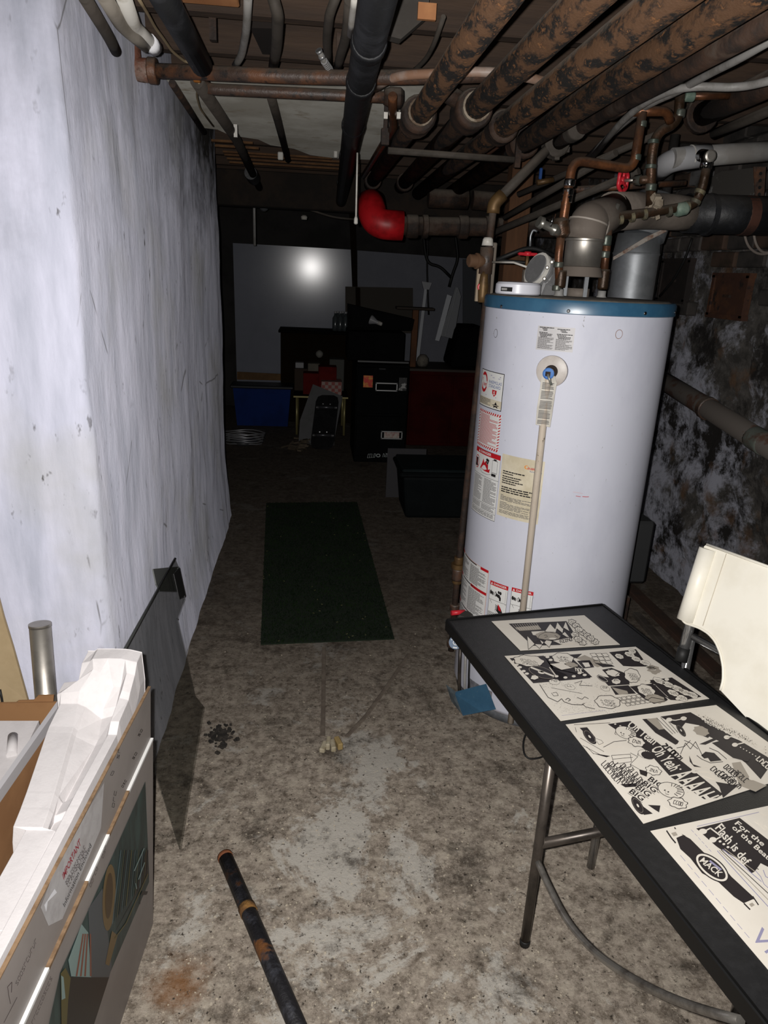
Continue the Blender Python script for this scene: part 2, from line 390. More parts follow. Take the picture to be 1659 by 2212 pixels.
# ceiling: planks on joists, a grey board nailed under one bay
ceil_b = MB().box((-.65, 3.6, 2.235), (5.2, 8.6, .03))
ceil_o = tag(struct(ceil_b.build('ceiling', WOODP)), 'bare wooden subfloor on joists')
pl = MB().box((0, 0, 0), (.135, 6.9, .018)); pme = bpy.data.meshes.new('plank'); pme.from_pydata([tuple(p) for p in pl.v], [], pl.f); pme.materials.append(WOODP)
for i in range(17):
    o = link(bpy.data.objects.new('plank', pme)); o.parent = ceil_o; o.location = (-.52+i*.14, 4.2, 2.209+random.uniform(-.002, .002))
jl = MB().box((0, 0, 0), (3.0, .048, .15), None, .004); jme = bpy.data.meshes.new('joist'); jme.from_pydata([tuple(p) for p in jl.v], [], jl.f); jme.materials.append(WOODD)
for y in (1.42, 1.78, 2.16, 2.53, 2.93, 3.36, 3.78, 4.22, 4.66, 5.1, 5.55, 6.0, 6.45, 6.9, 7.35):
    o = link(bpy.data.objects.new('joist', jme)); o.parent = ceil_o; o.location = (.4, y, 2.125)
b = MB()
p = [(-.56, 2.72), (.42, 2.66), (.42, 4.32), (.12, 4.36), (-.02, 4.3), (-.1, 4.12), (-.22, 4.05), (-.27, 3.9), (-.4, 3.83), (-.44, 3.7), (-.56, 3.66)]
b.slab([V(x, y, 2.03) for x, y in p], (0, 0, 1), .012); b.build('ceiling_board', PLAST, ceil_o)['label'] = 'grey plasterboard nailed under the joists, far edge broken'
for i, (y, x0, x1) in enumerate([(4.42, -.5, .1), (4.5, -.5, .2), (4.62, -.5, .15), (4.74, -.5, .2), (3.95, -.5, -.3), (4.08, -.5, -.28)]):
    MB().box(((x0+x1)/2, y, 2.035-.004*i), (x1-x0, .03, .01)).build('lath', M('lath_wood', '54381f', '6a4a2b', 14, rough=.85), ceil_o)
# the reddish beam along the pipes and the orange nailing block
b = MB(); A0, A1 = atz(1640, 15, 1.99), atz(1150, 245, 1.99)
b.box((.787, 2.3, 1.975), (.075, 2.3, .05), None, .004); b.build('floor_beam', WOODR, ceil_o)['label'] = 'reddish wooden beam beside the rusty pipes'
P = atz(440, 4, 2.02); b = MB().box(P+V(-.02, -.06, .025), (.2, .16, .05), None, .003); b.build('nailing_block', WOODO, ceil_o)['label'] = 'fresh orange pine block'
P = atz(885, 50, 2.03); b = MB()
b.slab([P+V(-.12, 0, -.02), P+V(-.02, 0, -.035), P+V(.045, 0, .02), P+V(.045, 0, .06), P+V(-.12, 0, .06)], (0, 1, 0), .04); b.build('corner_brace', M('grey_weathered_wood', '4b4743', '3d3935', 8, rough=.9), ceil_o)
b = MB().box(P+V(.04, -.006, .025), (.045, .012, .035)); b.build('brace_end', WOODO, ceil_o)
for px, py, w, h in ((735, 95, .02, .05), (460, 55, .018, .07)):
    P = atz(px, py, 2.04); MB().box(P, (w, .02, h)).build('nail_stub', RUSTD, ceil_o)

# ------------------------------------------------------------------ pipes under the ceiling
def pipe(name, label, pts, r, mat, cat='pipe', seg=16, bend=0.05, group=None):
    t = thing(name, label, cat, pts[0], group)
    b = MB().tube(pts, r, seg, bend); b.build('pipe_run', mat, t); return t
def ring(t, c, axis, r, w, mat, name='coupling', lip=1.0):
    b = MB().lathe(Vector(c)-Vector(axis).normalized()*w/2, axis, [(0, r*.93), (w*.12, r*lip), (w*.3, r), (w*.7, r), (w*.88, r*lip), (w, r*.93)], 18)
    return b.build(name, mat, t)
YD = V(0, 1, 0)
# four thick rusty heating pipes running away from the viewer
tA = pipe('heating_pipe', 'leftmost of the four thick rusty heating pipes under the joists', [V(.315, .9, 1.9), V(.31, 4.3, 1.9)], .033, RUST, group='thick rusty heating pipes')
c = V(.312, 2.42, 1.9); ring(tA, c, YD, .05, .11, RUSTD, 'coupling', 1.08); ring(tA, c+V(0, -.07, 0), YD, .038, .022, M('pale_joint_compound', '8a7f70', '5b4b3c', 20, rough=.8), 'joint_ring')
ring(tA, V(.31, 4.1, 1.9), YD, .045, .05, RUSTD, 'coupling')
tB = pipe('heating_pipe', 'second thick rusty heating pipe, with a pale ring at its coupling', [V(.462, .9, 1.905), V(.452, 2.2, 1.9), V(.48, 4.3, 1.9)], .034, RUST, group='thick rusty heating pipes')
c = V(.453, 2.3, 1.9); ring(tB, c, YD, .052, .12, RUSTD, 'coupling', 1.06); ring(tB, c+V(0, -.075, 0), YD, .04, .022, MATS['pale_joint_compound'], 'joint_ring')
MB().lathe(c+V(-.035, -.01, .025), (-1, 0, .4), [(0, .025), (.05, .025), (.06, .018)], 10).build('plug', RUSTD, tB)
ring(tB, V(.48, 4.1, 1.9), YD, .045, .05, RUSTD, 'coupling')
tC = pipe('heating_pipe', 'third thick rusty heating pipe, flaking rust over black', [V(.578, .9, 1.9), V(.6, 3.0, 1.9), V(.62, 4.6, 1.9)], .035, RUST, group='thick rusty heating pipes')
ring(tC, V(.595, 2.5, 1.9), YD, .046, .09, RUSTD, 'coupling', 1.06)
tD = pipe('heating_pipe', 'rightmost thick rusty heating pipe, beside the reddish beam', [V(.685, .9, 1.905), V(.71, 2.0, 1.9), V(.80, 4.5, 1.9)], .038, RUST, group='thick rusty heating pipes')
ring(tD, V(.735, 2.75, 1.9), YD, .05, .09, RUSTD, 'coupling', 1.06)
# strap that carries them
P0, P1 = atz(838, 325, 1.84), atz(1110, 345, 1.84)
t = thing('pipe_hanger', 'thin dusty pipe crossing under the heating pipes', 'pipe hanger', P0)
MB().tube([P0, P1], .011, 10).build('rod', DIRTC, t)
MB().box(P1+V(.012, 0, .05), (.02, .02, .15)).build('strap', RUSTD, t); MB().box(P0+V(-.012, 0, .04), (.026, .03, .05)).build('end_fitting', RUSTD, t); MB().box(P0+V(-.012, 0, .12), (.012, .02, .12)).build('strap', RUSTD, t)
# the black soil pipe down the middle
t = pipe('drain_pipe', 'long black cast iron drain pipe down the middle of the ceiling', [V(.10, .9, 1.905), V(.118, 2.2, 1.9), V(.185, 5.2, 1.88)], .035, BLACKP, seg=20)
for y, x in ((1.72, .111), (2.05, .116), (2.62, .127), (3.3, .142), (4.3, .165)): ring(t, V(x, y, 1.9), YD, .0385, .045, BLACKP, 'hub')
# two rusty pipes crossing from the left wall
a = atz(318, 152, 1.958); bb = atz(745, 170, 1.958); c = atz(1090, 160, 1.958)
t = pipe('cross_pipe', 'brown rusty pipe crossing from the white wall, with a fat elbow', [a, bb, c], .0195, RUST2, bend=.2)
e0 = a+V(.005, 0, 0)
MB().tube([e0+V(.02, 0, 0), e0+V(-.05, .005, 0), e0+V(-.055, .01, .1)], .031, 16, .055, True, 8).build('elbow', M('pink_rust_elbow', '6d4637', '7d6a60', 12, (.5, .62), '4e3327', 18, rough=.7, bump=.3), t)
ring(t, e0+V(.01, 0, 0), (1, 0, 0), .034, .025, RUST2, 'elbow_collar'); ring(t, atz(425, 160, 1.958), (1, 0, 0), .0215, .02, M('orange_rust', '9a5f22', '6a4320', 30, rough=.8), 'rust_band')
a = atz(445, 192, 1.96); bb = atz(740, 206, 1.96); c = atz(850, 211, 1.96)
t = pipe('cross_pipe', 'darker rusty pipe crossing just behind the elbowed brown pipe', [a+V(-.01, .06, .03), a, bb, c], .0165, RUST2, bend=.05)
MB().lathe(c+V(-.03, 0, 0), (1, 0, 0), [(0, .022), (.02, .03), (.05, .03), (.06, .022)], 14).build('coupling', RUSTD, t)
a = atz(850, 168, 1.95); c = atz(1075, 152, 1.95)
pipe('cable_conduit', 'thin pale conduit crossing behind the rusty pipes', [atz(810, 190, 1.95), a+V(0, 0, .005), c, atz(1340, 215, 1.95)], .012, M('copper_pale', '8a6a56', '9a8a80', 9, rough=.5), 'conduit', bend=.1)
pipe('copper_pipe', 'orange copper pipe glimpsed between rusty pipes and gas pipe', [atz(1205, 222, 1.97), atz(1320, 230, 1.97)], .015, COPPER)
# small copper drop with clips
a = atz(848, 208, 1.93); t = pipe('copper_drop', 'short copper bend hanging beside the black drain pipe', [a, atz(848, 245, 1.91), atz(850, 275, 1.9), atz(822, 320, 1.9), atz(785, 380, 1.9)], .013, COPPER, bend=.02)
for px in (833, 861): MB().box(atz(px, 250, 1.905), (.012, .012, .018)).build('clip', PVCW, t)
# black pipe and dirty pipes along the left wall
pipe('sloping_pipe', 'black pipe in the upper left, ending at the brown cross pipe', [atz(335, -40, 1.94), atz(435, 140, 1.94)], .028, BLACKP, seg=16)
a, c = atz(425, 175, 1.96), atz(560, 405, 1.9)
t = pipe('sloping_pipe', 'dirty dark pipe running back along the white wall', [a, atz(510, 300, 1.95), c], .02, DIRTC, bend=.1)
ring(t, atz(545, 380, 1.92), c-a, .036, .22, BLACKP, 'joint'); MB().box(atz(509, 283, 1.95), (.014, .014, .045)).build('tie', PVCW, t)
pipe('thin_pipe', 'thin rusty pipe close to the top of the white wall', [atz(372, 180, 1.97), atz(440, 285, 1.97)], .011, RUSTD)
pipe('cloth_pipe', 'dusty cloth-wrapped pipe under the grey board', [atz(583, 200, 2.0), atz(600, 260, 2.0), atz(622, 345, 2.0)], .016, DIRTC, bend=.1)
# white and grey plastic conduits at the top left corner
t = pipe('plastic_conduit', 'white plastic conduit with a rounded open end near the wall top', [atz(262, -20, 1.98), atz(290, 60, 1.965), atz(333, 100, 1.95)], .017, PVCW, 'conduit', bend=.02)
MB().tube([atz(322, 90, 1.952), atz(334, 103, 1.949)], .019, 12).build('white_tip', M('clean_white_plastic', 'dcdce0', rough=.4), t)
t = pipe('plastic_conduit', 'grey plastic conduit turning into white beside the wall top', [atz(218, -20, 1.96), atz(262, 55, 1.955), atz(315, 98, 1.945)], .016, M('grey_dusty_plastic', '8c857b', '7b746a', 9, rough=.6), 'conduit', bend=.05)
pipe('plastic_conduit', 'short grey conduit against the upper wall corner', [atz(180, -10, 1.93), atz(235, 80, 1.93), atz(250, 110, 1.93)], .013, DIRTC, 'conduit', bend=.04)
# loops of cable between the joists
def cable(label, pts, z, r, mat=CABLE, name='armoured_cable', ringed=False):
    w = [atz(x, y, z+dz) for x, y, dz in pts]
    t = thing(name, label, 'cable', w[0], 'cables slung under the joists'); B = MB().tube(w, r, 10, .12, True, 8); B.build('sheath', mat, t)
    if ringed:
        L = 0
        B = MB()
        for i in range(len(w)-1):
            d = w[i+1]-w[i]; k = max(2, int(d.length/.012))
            for j in range(k): B.tube([w[i]+d*(j/k), w[i]+d*((j+.45)/k)], r*1.22, 8)
        B.build('armour_rings', M('bright_armour', '9a9a9a', rough=.35, metal=.6), t)
    return t
cable('grey cable hanging below the orange pine block', [(536, -15, .03), (533, 60, .0), (522, 120, 0), (508, 142, 0)], 1.99, .010)
cable('thick dusty cable with a wire tie, left of the black drain pipe', [(588, -10, .03), (600, 30, 0), (598, 100, -.01), (590, 145, .02)], 1.99, .014, DIRTC)
cable('ribbed grey cable loop just left of the black drain pipe', [(728, -12, .03), (712, 30, 0), (705, 90, 0), (712, 150, .02)], 1.99, .011, DIRTC)
cable('darker cable loop closest to the black drain pipe', [(755, 0, .03), (748, 80, 0), (735, 120, 0), (728, 152, .02)], 1.99, .012, DIRTC)
cable('pale cream cable pressed against the black drain pipe', [(768, -10, 0), (762, 30, 0), (757, 75, 0)], 1.955, .008, PVCW)
cable('short bright armoured cable end above the brown cross pipe', [(688, 108, .02), (700, 132, 0), (714, 152, 0)], 1.98, .008, CABLE, ringed=True)
cable('bright armoured cable beside the sloping black pipe', [(375, -10, .0), (400, 45, 0), (428, 110, 0)], 1.985, .010, CABLE)
cable('thin dark cable drooping between the rusty pipes', [(958, 36, .03), (940, 90, 0), (920, 130, 0), (885, 160, 0)], 1.99, .006, DIRTC)
cable('grey cable high on the right, upper of two', [(1680, 78, .02), (1600, 125, 0), (1520, 165, 0), (1470, 195, 0), (1400, 225, 0), (1330, 280, -.02), (1268, 342, -.06)], 1.93, .010, CABLE)
cable('grey cable high on the right, lower of two', [(1680, 170, .0), (1600, 190, 0), (1480, 185, 0), (1400, 215, 0), (1345, 260, -.02), (1275, 345, -.06)], 1.925, .010, CABLE)

def wire(name, label, pts, r, mat, cat='wire'):
    t = thing(name, label, cat, pts[0]); MB().tube(pts, r, 8, .06, True, 6).build('wire_run', mat, t); return t
wire('thin_wire', 'thin beige wire running down beside the sloping black pipe', [atz(x, y, 2.0) for x, y in ((298, -5), (318, 28), (335, 60), (352, 82), (372, 112), (398, 132), (412, 136))], .004, M('beige_wire', '8d7c62', rough=.7))
wire('thin_wire', 'thin wire hanging below the rust band of the cross pipe', [atz(x, y, 1.955) for x, y in ((430, 178), (424, 205), (432, 235), (460, 272))], .003, M('beige_wire', ''))
P = [atz(x, y, 2.055) for x, y in ((540, 60), (572, 128), (588, 128), (600, 62))]
B = MB(); B.slab(P, (0, 0, 1), .03); B.build('dark_wedge', M('blackened_wedge', '1d1612', rough=.9), ceil_o)
for px, py, w in ((606, 337, .03), (725, 332, .02)): MB().box(atz(px, py, 2.02), (w, .02, .04), None, .004).build('plaster_scrap', PVCW, ceil_o)
# ------------------------------------------------------------------ flat print: polygons and letters mapped onto a surface
TXT = {}
def glyphs(body, bold=False):
    k = (body, bold)
    if k not in TXT:
        cu = bpy.data.curves.new('lettering', 'FONT'); cu.body = body; cu.size = 1; cu.resolution_u = 2
        if bold: cu.offset = .018
        ob = bpy.data.objects.new('lettering', cu); me = bpy.data.meshes.new_from_object(ob)
        v = [(p.co.x, p.co.y) for p in me.vertices]; f = [tuple(p.vertices) for p in me.polygons]
        bpy.data.objects.remove(ob); bpy.data.curves.remove(cu); bpy.data.meshes.remove(me)
        x0 = min(p[0] for p in v); x1 = max(p[0] for p in v); y0 = min(p[1] for p in v); y1 = max(p[1] for p in v)
        TXT[k] = ([((x-x0)/(x1-x0), (y-y0)/(y1-y0)) for x, y in v], f)
    return TXT[k]
class Print:
    """flat print; mapf(x, y, level) -> world point"""
    def __init__(s, mapf): s.mapf = mapf; s.b = MB(); s.mats = []
    def mat(s, m):
        if m not in s.mats: s.mats.append(m)
        s.b.mi = s.mats.index(m)
    def poly(s, pts, m, lv=0):
        s.mat(m); v3 = [V(x, y, 0) for x, y in pts]
        tri = geometry.tessellate_polygon([v3])
        s.b.add([s.mapf(x, y, lv) for x, y in pts], [tuple(t) for t in tri], False)
    def rect(s, x0, y0, x1, y1, m, lv=0, nx=1):
        s.mat(m); v = []; f = []
        for i in range(nx+1):
            x = x0+(x1-x0)*i/nx; v += [s.mapf(x, y0, lv), s.mapf(x, y1, lv)]
        for i in range(nx): f.append((2*i, 2*i+2, 2*i+3, 2*i+1))
        s.b.add(v, f, False)
    def frame(s, x0, y0, x1, y1, w, m, lv=0, nx=1):
        s.rect(x0, y0, x1, y0+w, m, lv, nx); s.rect(x0, y1-w, x1, y1, m, lv, nx); s.rect(x0, y0, x0+w, y1, m, lv); s.rect(x1-w, y0, x1, y1, m, lv)
    def ell(s, cx, cy, rx, ry, m, lv=0, k=20, ang=0):
        ca, sa = math.cos(ang), math.sin(ang)
        s.poly([(cx+rx*math.cos(t)*ca-ry*math.sin(t)*sa, cy+rx*math.cos(t)*sa+ry*math.sin(t)*ca) for t in [2*math.pi*i/k for i in range(k)]], m, lv)
    def line(s, pts, w, m, lv=0):
        for (x0, y0), (x1, y1) in zip(pts, pts[1:]):
            d = math.hypot(x1-x0, y1-y0) or 1; ox, oy = -(y1-y0)/d*w/2, (x1-x0)/d*w/2
            s.poly([(x0+ox, y0+oy), (x1+ox, y1+oy), (x1-ox, y1-oy), (x0-ox, y0-oy)], m, lv)
    def text(s, body, o, u, v, m, lv=0, bold=False): # o: lower left corner, u: along the line, v: letter height
        s.mat(m); g, f = glyphs(body, bold)
        s.b.add([s.mapf(o[0]+u[0]*x+v[0]*y, o[1]+u[1]*x+v[1]*y, lv) for x, y in g], f, False)
    def rows(s, x0, y0, x1, y1, n, m, lv=0, fill=.55, rnd=None, words=True):
        rnd = rnd or random
        h = (y1-y0)/n
        for i in range(n):
            y = y0+h*i; xe = x0+(x1-x0)*rnd.choice((1, 1, .95, .8, .6)); x = x0
            while x < xe-1e-9:
                w = min((x1-x0)*rnd.uniform(.05, .16), xe-x) if words else xe-x
                s.rect(x, y, x+w*.86 if words else x+w, y+h*fill, m, lv, 1 if words else 8); x += w
    def build(s, name, parent): return s.b.build(name, s.mats, parent)

# ------------------------------------------------------------------ the water heater
HC = V(.829, 2.252, 0); HR = .286; HT = 1.397; HB0 = .035
def cyl(s, z, off=0.0):  # s: arc length round the tank, 0 faces -y
    a = s/HR; return HC + V(math.sin(a)*(HR+off), -math.cos(a)*(HR+off), z)
def hit(px, py, r=None):
    r = r or HR; d = ray(px, py); o = CAM-HC; A = d.x**2+d.y**2; B = o.x*d.x+o.y*d.y; Cc = o.x**2+o.y**2-r*r
    D = B*B-A*Cc
    t = (-B-math.sqrt(max(D, 0)))/A; p = o+d*t
    return math.atan2(p.x, -p.y)*HR, CAM.z+d.z*t
HE = thing('water_heater', 'tall white cylindrical gas water heater with a blue lid', 'water heater', (HC.x, HC.y, 0))
MB().lathe(HC, (0, 0, 1), [(HB0, HR-.004), (.05, HR), (1.362, HR), (1.366, HR-.003)], 72).build('tank', WHITE, HE)
MB().lathe(HC, (0, 0, 1), [(0.0, HR-.012), (.04, HR-.012)], 48).build('base_skirt', M('grey_base', '6e7176', '55585c', 14, rough=.7), HE)
lid = MB().lathe(HC, (0, 0, 1), [(1.36, HR+.002), (1.362, HR+.005), (1.39, HR+.005), (HT, HR+.001), (HT, HR-.008)], 72).build('lid', BLUEL, HE)
MB().lathe(HC, (0, 0, 1), [(HT-.003, HR-.004), (HT+.004, HR-.02), (HT+.006, .1)], 48).build('dust_layer', DUSTG, HE)
for px, py in ((1083, 662), (1228, 672), (1394, 677), (1458, 675)):
    s_, z_ = hit(px, py, HR+.006); p = cyl(s_, z_, .004); MB().lathe(p, p-HC-V(0, 0, z_), [(0, .005), (.003, .005), (.005, .003)], 10).build('screw', CHROME, lid)
def hmap(ox, oz, w, h, base):
    return lambda x, y, lv: cyl(ox+x*w, oz-y*h, base+lv*.00025)   # x 0..1 right, y 0..1 down
def hlabel(name, tl, tr, bl, paper):
    s0, z0 = hit(*tl); s1, z1 = hit(*tr); s2, z2 = hit(*bl)
    z0 = (z0+z1)/2
    p = Print(hmap(s0, z0, s1-s0, z0-z2, .0006)); p.rect(0, 0, 1, 1, paper, 0, 14); return p
def htext(p, body, x, y, w, h, m, lv=2, bold=False): p.text(body, (x, y+h), (w, 0), (0, -h), m, lv, bold)
rnd = random.Random(3)
# maker's plate
p = hlabel('maker_label', (1043, 797), (1091, 806), (1037, 872), PAPER)
p.frame(0, 0, 1, 1, .02, INK, 1, 10); p.rect(.02, .74, .98, .95, CREAM, 1, 8)
p.ell(.22, .34, .17, .28, INKR, 2, 28); p.text('R', (.06, .52), (.2, 0), (0, -.36), PAPER, 3, True); p.text('heem', (.2, .44), (.22, 0), (0, -.13), PAPER, 4, True)
p.rect(.2, .3, .38, .45, PAPER, 3); p.text('heem', (.2, .44), (.18, 0), (0, -.12), INKR, 5, True)
htext(p, 'RHEEMGLAS', .47, .24, .47, .085, INKB); htext(p, 'STANDARD', .47, .35, .45, .085, INKB)
p.rect(.52, .10, .9, .12, INKL, 2); p.rect(.6, .15, .88, .165, INKL, 2); p.rect(.35, .66, .8, .675, INKL, 2)
p.poly([(.63, .48), (.8, .48), (.79, .58), (.715, .66), (.64, .58)], INKR, 2); p.text('S', (.68, .61), (.07, 0), (0, -.1), PAPER, 3, True)
p.rows(.06, .76, .6, .94, 6, INKG, 2, .5, rnd); p.poly([(.8, .78), (.84, .85), (.92, .88), (.86, .9), (.88, .95), (.8, .92), (.72, .95), (.74, .9), (.68, .88), (.76, .85)], INK, 2)
p.build('maker_label', HE)['label'] = 'white maker label with red oval emblem'
# red hatched instruction label
p = hlabel('instruction_label', (1038, 882), (1084, 896), (1031, 957), PAPER)
for i in range(12):
    for y in (0.0, .93):
        x = i/12; p.poly([(x, y+.07), (x+.045, y+.07), (x+.075, y), (x+.03, y)], INKR, 1)
for i in range(11):
    y = .07+i*.078
    for x in (0., .93): p.poly([(x, y+.05), (x, y+.08), (x+.07, y+.04), (x+.07, y+.01)], INKR, 1)
p.rows(.1, .1, .9, .91, 26, INKR, 1, .42, rnd, False); p.build('instruction_label', HE)['label'] = 'white label with red text and red striped border'
# danger label with flame
p = hlabel('flammable_label', (1031, 964), (1083, 982), (1017, 1095), PAPER)
p.rect(0, 0, 1, .075, INKR, 1, 8); htext(p, 'DANGER', .28, .02, .42, .038, PAPER, 2, True); p.poly([(.16, .06), (.24, .06), (.2, .018)], PAPER, 2)
p.frame(0, 0, 1, 1, .008, INKG, 1, 10); p.rect(.01, .385, .99, .39, INK, 1, 8); p.rect(.01, .79, .99, .795, INK, 1, 8); p.rect(.01, .9, .99, .905, INK, 1, 8)
p.ell(.12, .22, .11, .1, INKR, 1, 18); p.ell(.12, .22, .095, .086, PAPER, 2, 18); p.rect(.05, .16, .17, .29, INK, 3); p.line([(.04, .16), (.2, .28)], .012, INKR, 4)
p.poly([(.3, .29), (.38, .2), (.42, .13), (.47, .19), (.53, .15), (.57, .2), (.62, .19), (.63, .27), (.7, .25), (.68, .31), (.5, .31)], INKR, 2)
p.ell(.58, .13, .05, .022, INK, 3, 10); p.line([(.55, .15), (.6, .19), (.64, .12)], .03, INK, 3)
p.frame(.76, .1, .93, .29, .008, INKG, 2); p.rect(.8, .08, .89, .1, INK, 2); p.rect(.76, .3, .9, .34, INK, 2); p.line([(.28, .3), (.4, .345), (.6, .345), (.76, .32)], .006, INKG, 2)
p.rows(.05, .41, .44, .78, 20, INKG, 1, .5, rnd); p.rows(.52, .41, .96, .78, 20, INKG, 1, .5, rnd); p.rows(.05, .81, .44, .89, 4, INKG, 1, .5, rnd); p.rows(.5, .81, .95, .89, 4, INKG, 1, .5, rnd); p.rows(.05, .92, .95, .98, 3, INKG, 1, .5, rnd)
p.build('flammable_label', HE)['label'] = 'white label with red danger band and a red flame'
# the cream rental notice
p = hlabel('rental_notice', (1086, 981), (1178, 996), (1079, 1113), CREAM)
p.ell(.62, .13, .05, .03, M('orange_swirl', 'd98a3a', rough=.5), 1, 16); p.ell(.63, .128, .035, .02, CREAM, 2, 14); htext(p, 'ENBRIDGE', .65, .125, .3, .035, INKR, 3, True); htext(p, 'Home Services', .7, .168, .26, .028, INKB, 2)
for y, w in ((.255, .72), (.29, .36), (.335, .5), (.37, .45), (.405, .58), (.44, .4), (.51, .92), (.545, .9), (.58, .93)): p.rows(.06, y, .06+w*.95, y+.03, 1, INK, 1, .62, rnd)
p.rows(.06, .645, .15, .66, 1, INKG, 1, .7, rnd); p.rows(.06, .665, .95, .74, 4, INKG, 1, .5, rnd); p.rows(.06, .76, .25, .775, 1, INKG, 1, .7, rnd); p.rows(.06, .78, .95, .88, 6, INKG, 1, .5, rnd); p.rows(.06, .895, .95, .955, 4, INKG, 1, .5, rnd)
p.build('rental_notice', HE)['label'] = 'yellowed paper notice'
# lower labels
p = hlabel('safety_label', (1002, 1190), (1058, 1222), (996, 1300), PAPER); p.m = 0
p.frame(0, 0, 1, 1.15, .012, M('pale_red_border', 'c9a79c', rough=.6), 1, 10)
for y, pre, suf in ((.0, .2, .18), (.42, .22, .4), (.95, .22, .0)):
    p.rect(.02, y, pre, y+.05, INKR, 2, 3); p.rect(pre+.06, y+.012, .72, y+.032, INK, 2, 5)
    if suf: p.rect(1-suf, y, .99, y+.05, INKR, 2, 4)
p.rows(.05, .08, .48, .4, 16, INKG, 1, .55, rnd); p.rows(.54, .07, .95, .4, 18, INKG, 1, .55, rnd); p.rows(.05, .5, .48, .93, 20, INKG, 1, .5, rnd); p.rows(.54, .5, .95, .94, 24, INKG, 1, .5, rnd); p.rows(.05, 1.02, .95, 1.13, 5, INKG, 1, .5, rnd)
p.rect(0, 1, 1, 1.15, PAPER, 0, 10)
p.build('safety_label', HE)['label'] = 'large white safety label with red and black headings'
for tl, tr, bl in (((1060, 1254), (1099, 1266), (1055, 1335)), ((1106, 1269), (1153, 1278), (1103, 1345))):
    p = hlabel('scald_label', tl, tr, bl, PAPER); p.frame(0, 0, 1, 1, .02, INKG, 1, 8); p.rect(0, 0, 1, .105, INKR, 2, 6)
    p.poly([(.05, .085), (.16, .085), (.105, .02)], PAPER, 3); htext(p, 'DANGER', .22, .025, .7, .055, PAPER, 3, True)
    p.rect(0, .47, 1, .48, INKG, 1, 5); p.rect(.9, .12, .91, .45, INKG, 1); p.line([(.1, .5), (.95, .5)], .012, INKG, 1); p.line([(.1, .5), (.5, .78), (.95, .82)], .012, INKG, 1)
    for cx, cy, rx, ry, m in ((.09, .29, .05, .06, INK), (.17, .3, .04, .05, INK), (.23, .31, .04, .05, INKG), (.37, .3, .06, .065, INK), (.37, .3, .04, .045, PAPER), (.53, .23, .05, .04, INK), (.63, .24, .06, .045, INK)): p.ell(cx, cy, rx, ry, m, 2, 12)
    p.poly([(.38, .27), (.6, .29), (.68, .36), (.68, .44), (.6, .44), (.58, .38), (.38, .34)], INK, 3)
    p.poly([(.55, .55), (.72, .62), (.98, .86), (.98, .95), (.7, .8), (.5, .72)], INK, 3); p.poly([(.55, .53), (.7, .6), (.75, .7), (.6, .68)], INKR, 4)
    for k in range(4): p.line([(.56, .6+k*.035), (.42, .57+k*.04)], .02, INK, 3)
    p.rows(.03, .8, .6, .99, 7, INK, 1, .4, rnd, False); p.build('scald_label', HE)['label'] = 'small white label with red danger heading, tap and hand drawing'
p = hlabel('valve_notice', (1163, 702), (1243, 710), (1160, 755), M('translucent_label', 'bfbdbe', rough=.5))
for x0, x1, y in ((.05, .45, .04), (.54, .96, .07)):
    w = x1-x0
    for k, (a, c) in enumerate(((0, 1), (.2, .8), (.28, .74))): p.rows(x0+w*a, y+.055*k, x0+w*c, y+.055*k+.05, 1, INK, 1, .75, rnd)
    for k in range(4): p.rows(x0+w*.04*k, y+.21+.055*k, x1-w*.03*k, y+.26+.055*k, 1, INK, 1, .7, rnd)
    p.rows(x0-.01, y+.42, x1+.02, .95, 13, INKG, 1, .6, rnd)
p.build('valve_notice', HE)['label'] = 'clear sticker with two columns of small print'
for px, py, m in ((1071, 720, INKG), (1337, 722, M('brown_scuff', '8a6a5a', rough=.6))):   # knock-out caps left and right
    s_, z_ = hit(px, py); q = Print(lambda x, y, lv, s_=s_, z_=z_: cyl(s_+x, z_-y, .0004+lv*.0002)); q.ell(0, 0, .011, .013, m, 0, 20); q.ell(0, 0, .0095, .0115, WHITE, 1, 20); q.build('cap_outline', HE)
s_, z_ = hit(1258, 1072); q = Print(lambda x, y, lv: cyl(s_+x, z_-y, .0004)); q.line([(-.02, 0), (-.005, .0015)], .0015, INKR); q.line([(0, .001), (.012, .0015), (.02, .001)], .0018, INKR); q.line([(-.03, -.012), (.0, -.009)], .001, M('pink_scuff', 'c9a0a4')); q.build('red_scuff', HE)
# relief valve, its blue cap, lever, hanging tag and discharge tube
sv, zv = hit(1192, 802); pv = cyl(sv, zv, 0); nv = V(math.sin(sv/HR), -math.cos(sv/HR), 0); tv = V(math.cos(sv/HR), math.sin(sv/HR), 0)
MB().lathe(pv-nv*.004, nv, [(0, .046), (.007, .044), (.010, .034), (.011, .019)], 32).build('valve_escutcheon', M('grubby_white_plastic', 'bdb6b0', 'aaa29b', 14, rough=.4), HE)
MB().lathe(pv, nv, [(0, .0185), (.0118, .0185), (.0122, .016)], 24).build('valve_opening', M('dark_hole', '2a211d', rough=.9), HE)
pb = aty(1187, 806, pv.y-.05)
MB().tube([pv+nv*.005, pb+nv*.0], .011, 14).build('relief_valve_body', BRASS, HE)
cap = MB().lathe(pb, nv, [(0, .013), (.012, .016), (.016, .016), (.018, .013)], 24).build('relief_valve_cap', M('blue_cap', '2b5aa3', '4a78b8', 22, rough=.4), HE)
MB().box(pb+nv*.021, (.012, .008, .012)).build('cap_nut', RUSTD, cap)
l0 = pb+nv*.024; l1 = aty(1191, 832, l0.y-.004); MB().tube([l0, l1], .0035, 8).build('test_lever', M('dull_lever', '8f918c', rough=.4, metal=.6), HE)
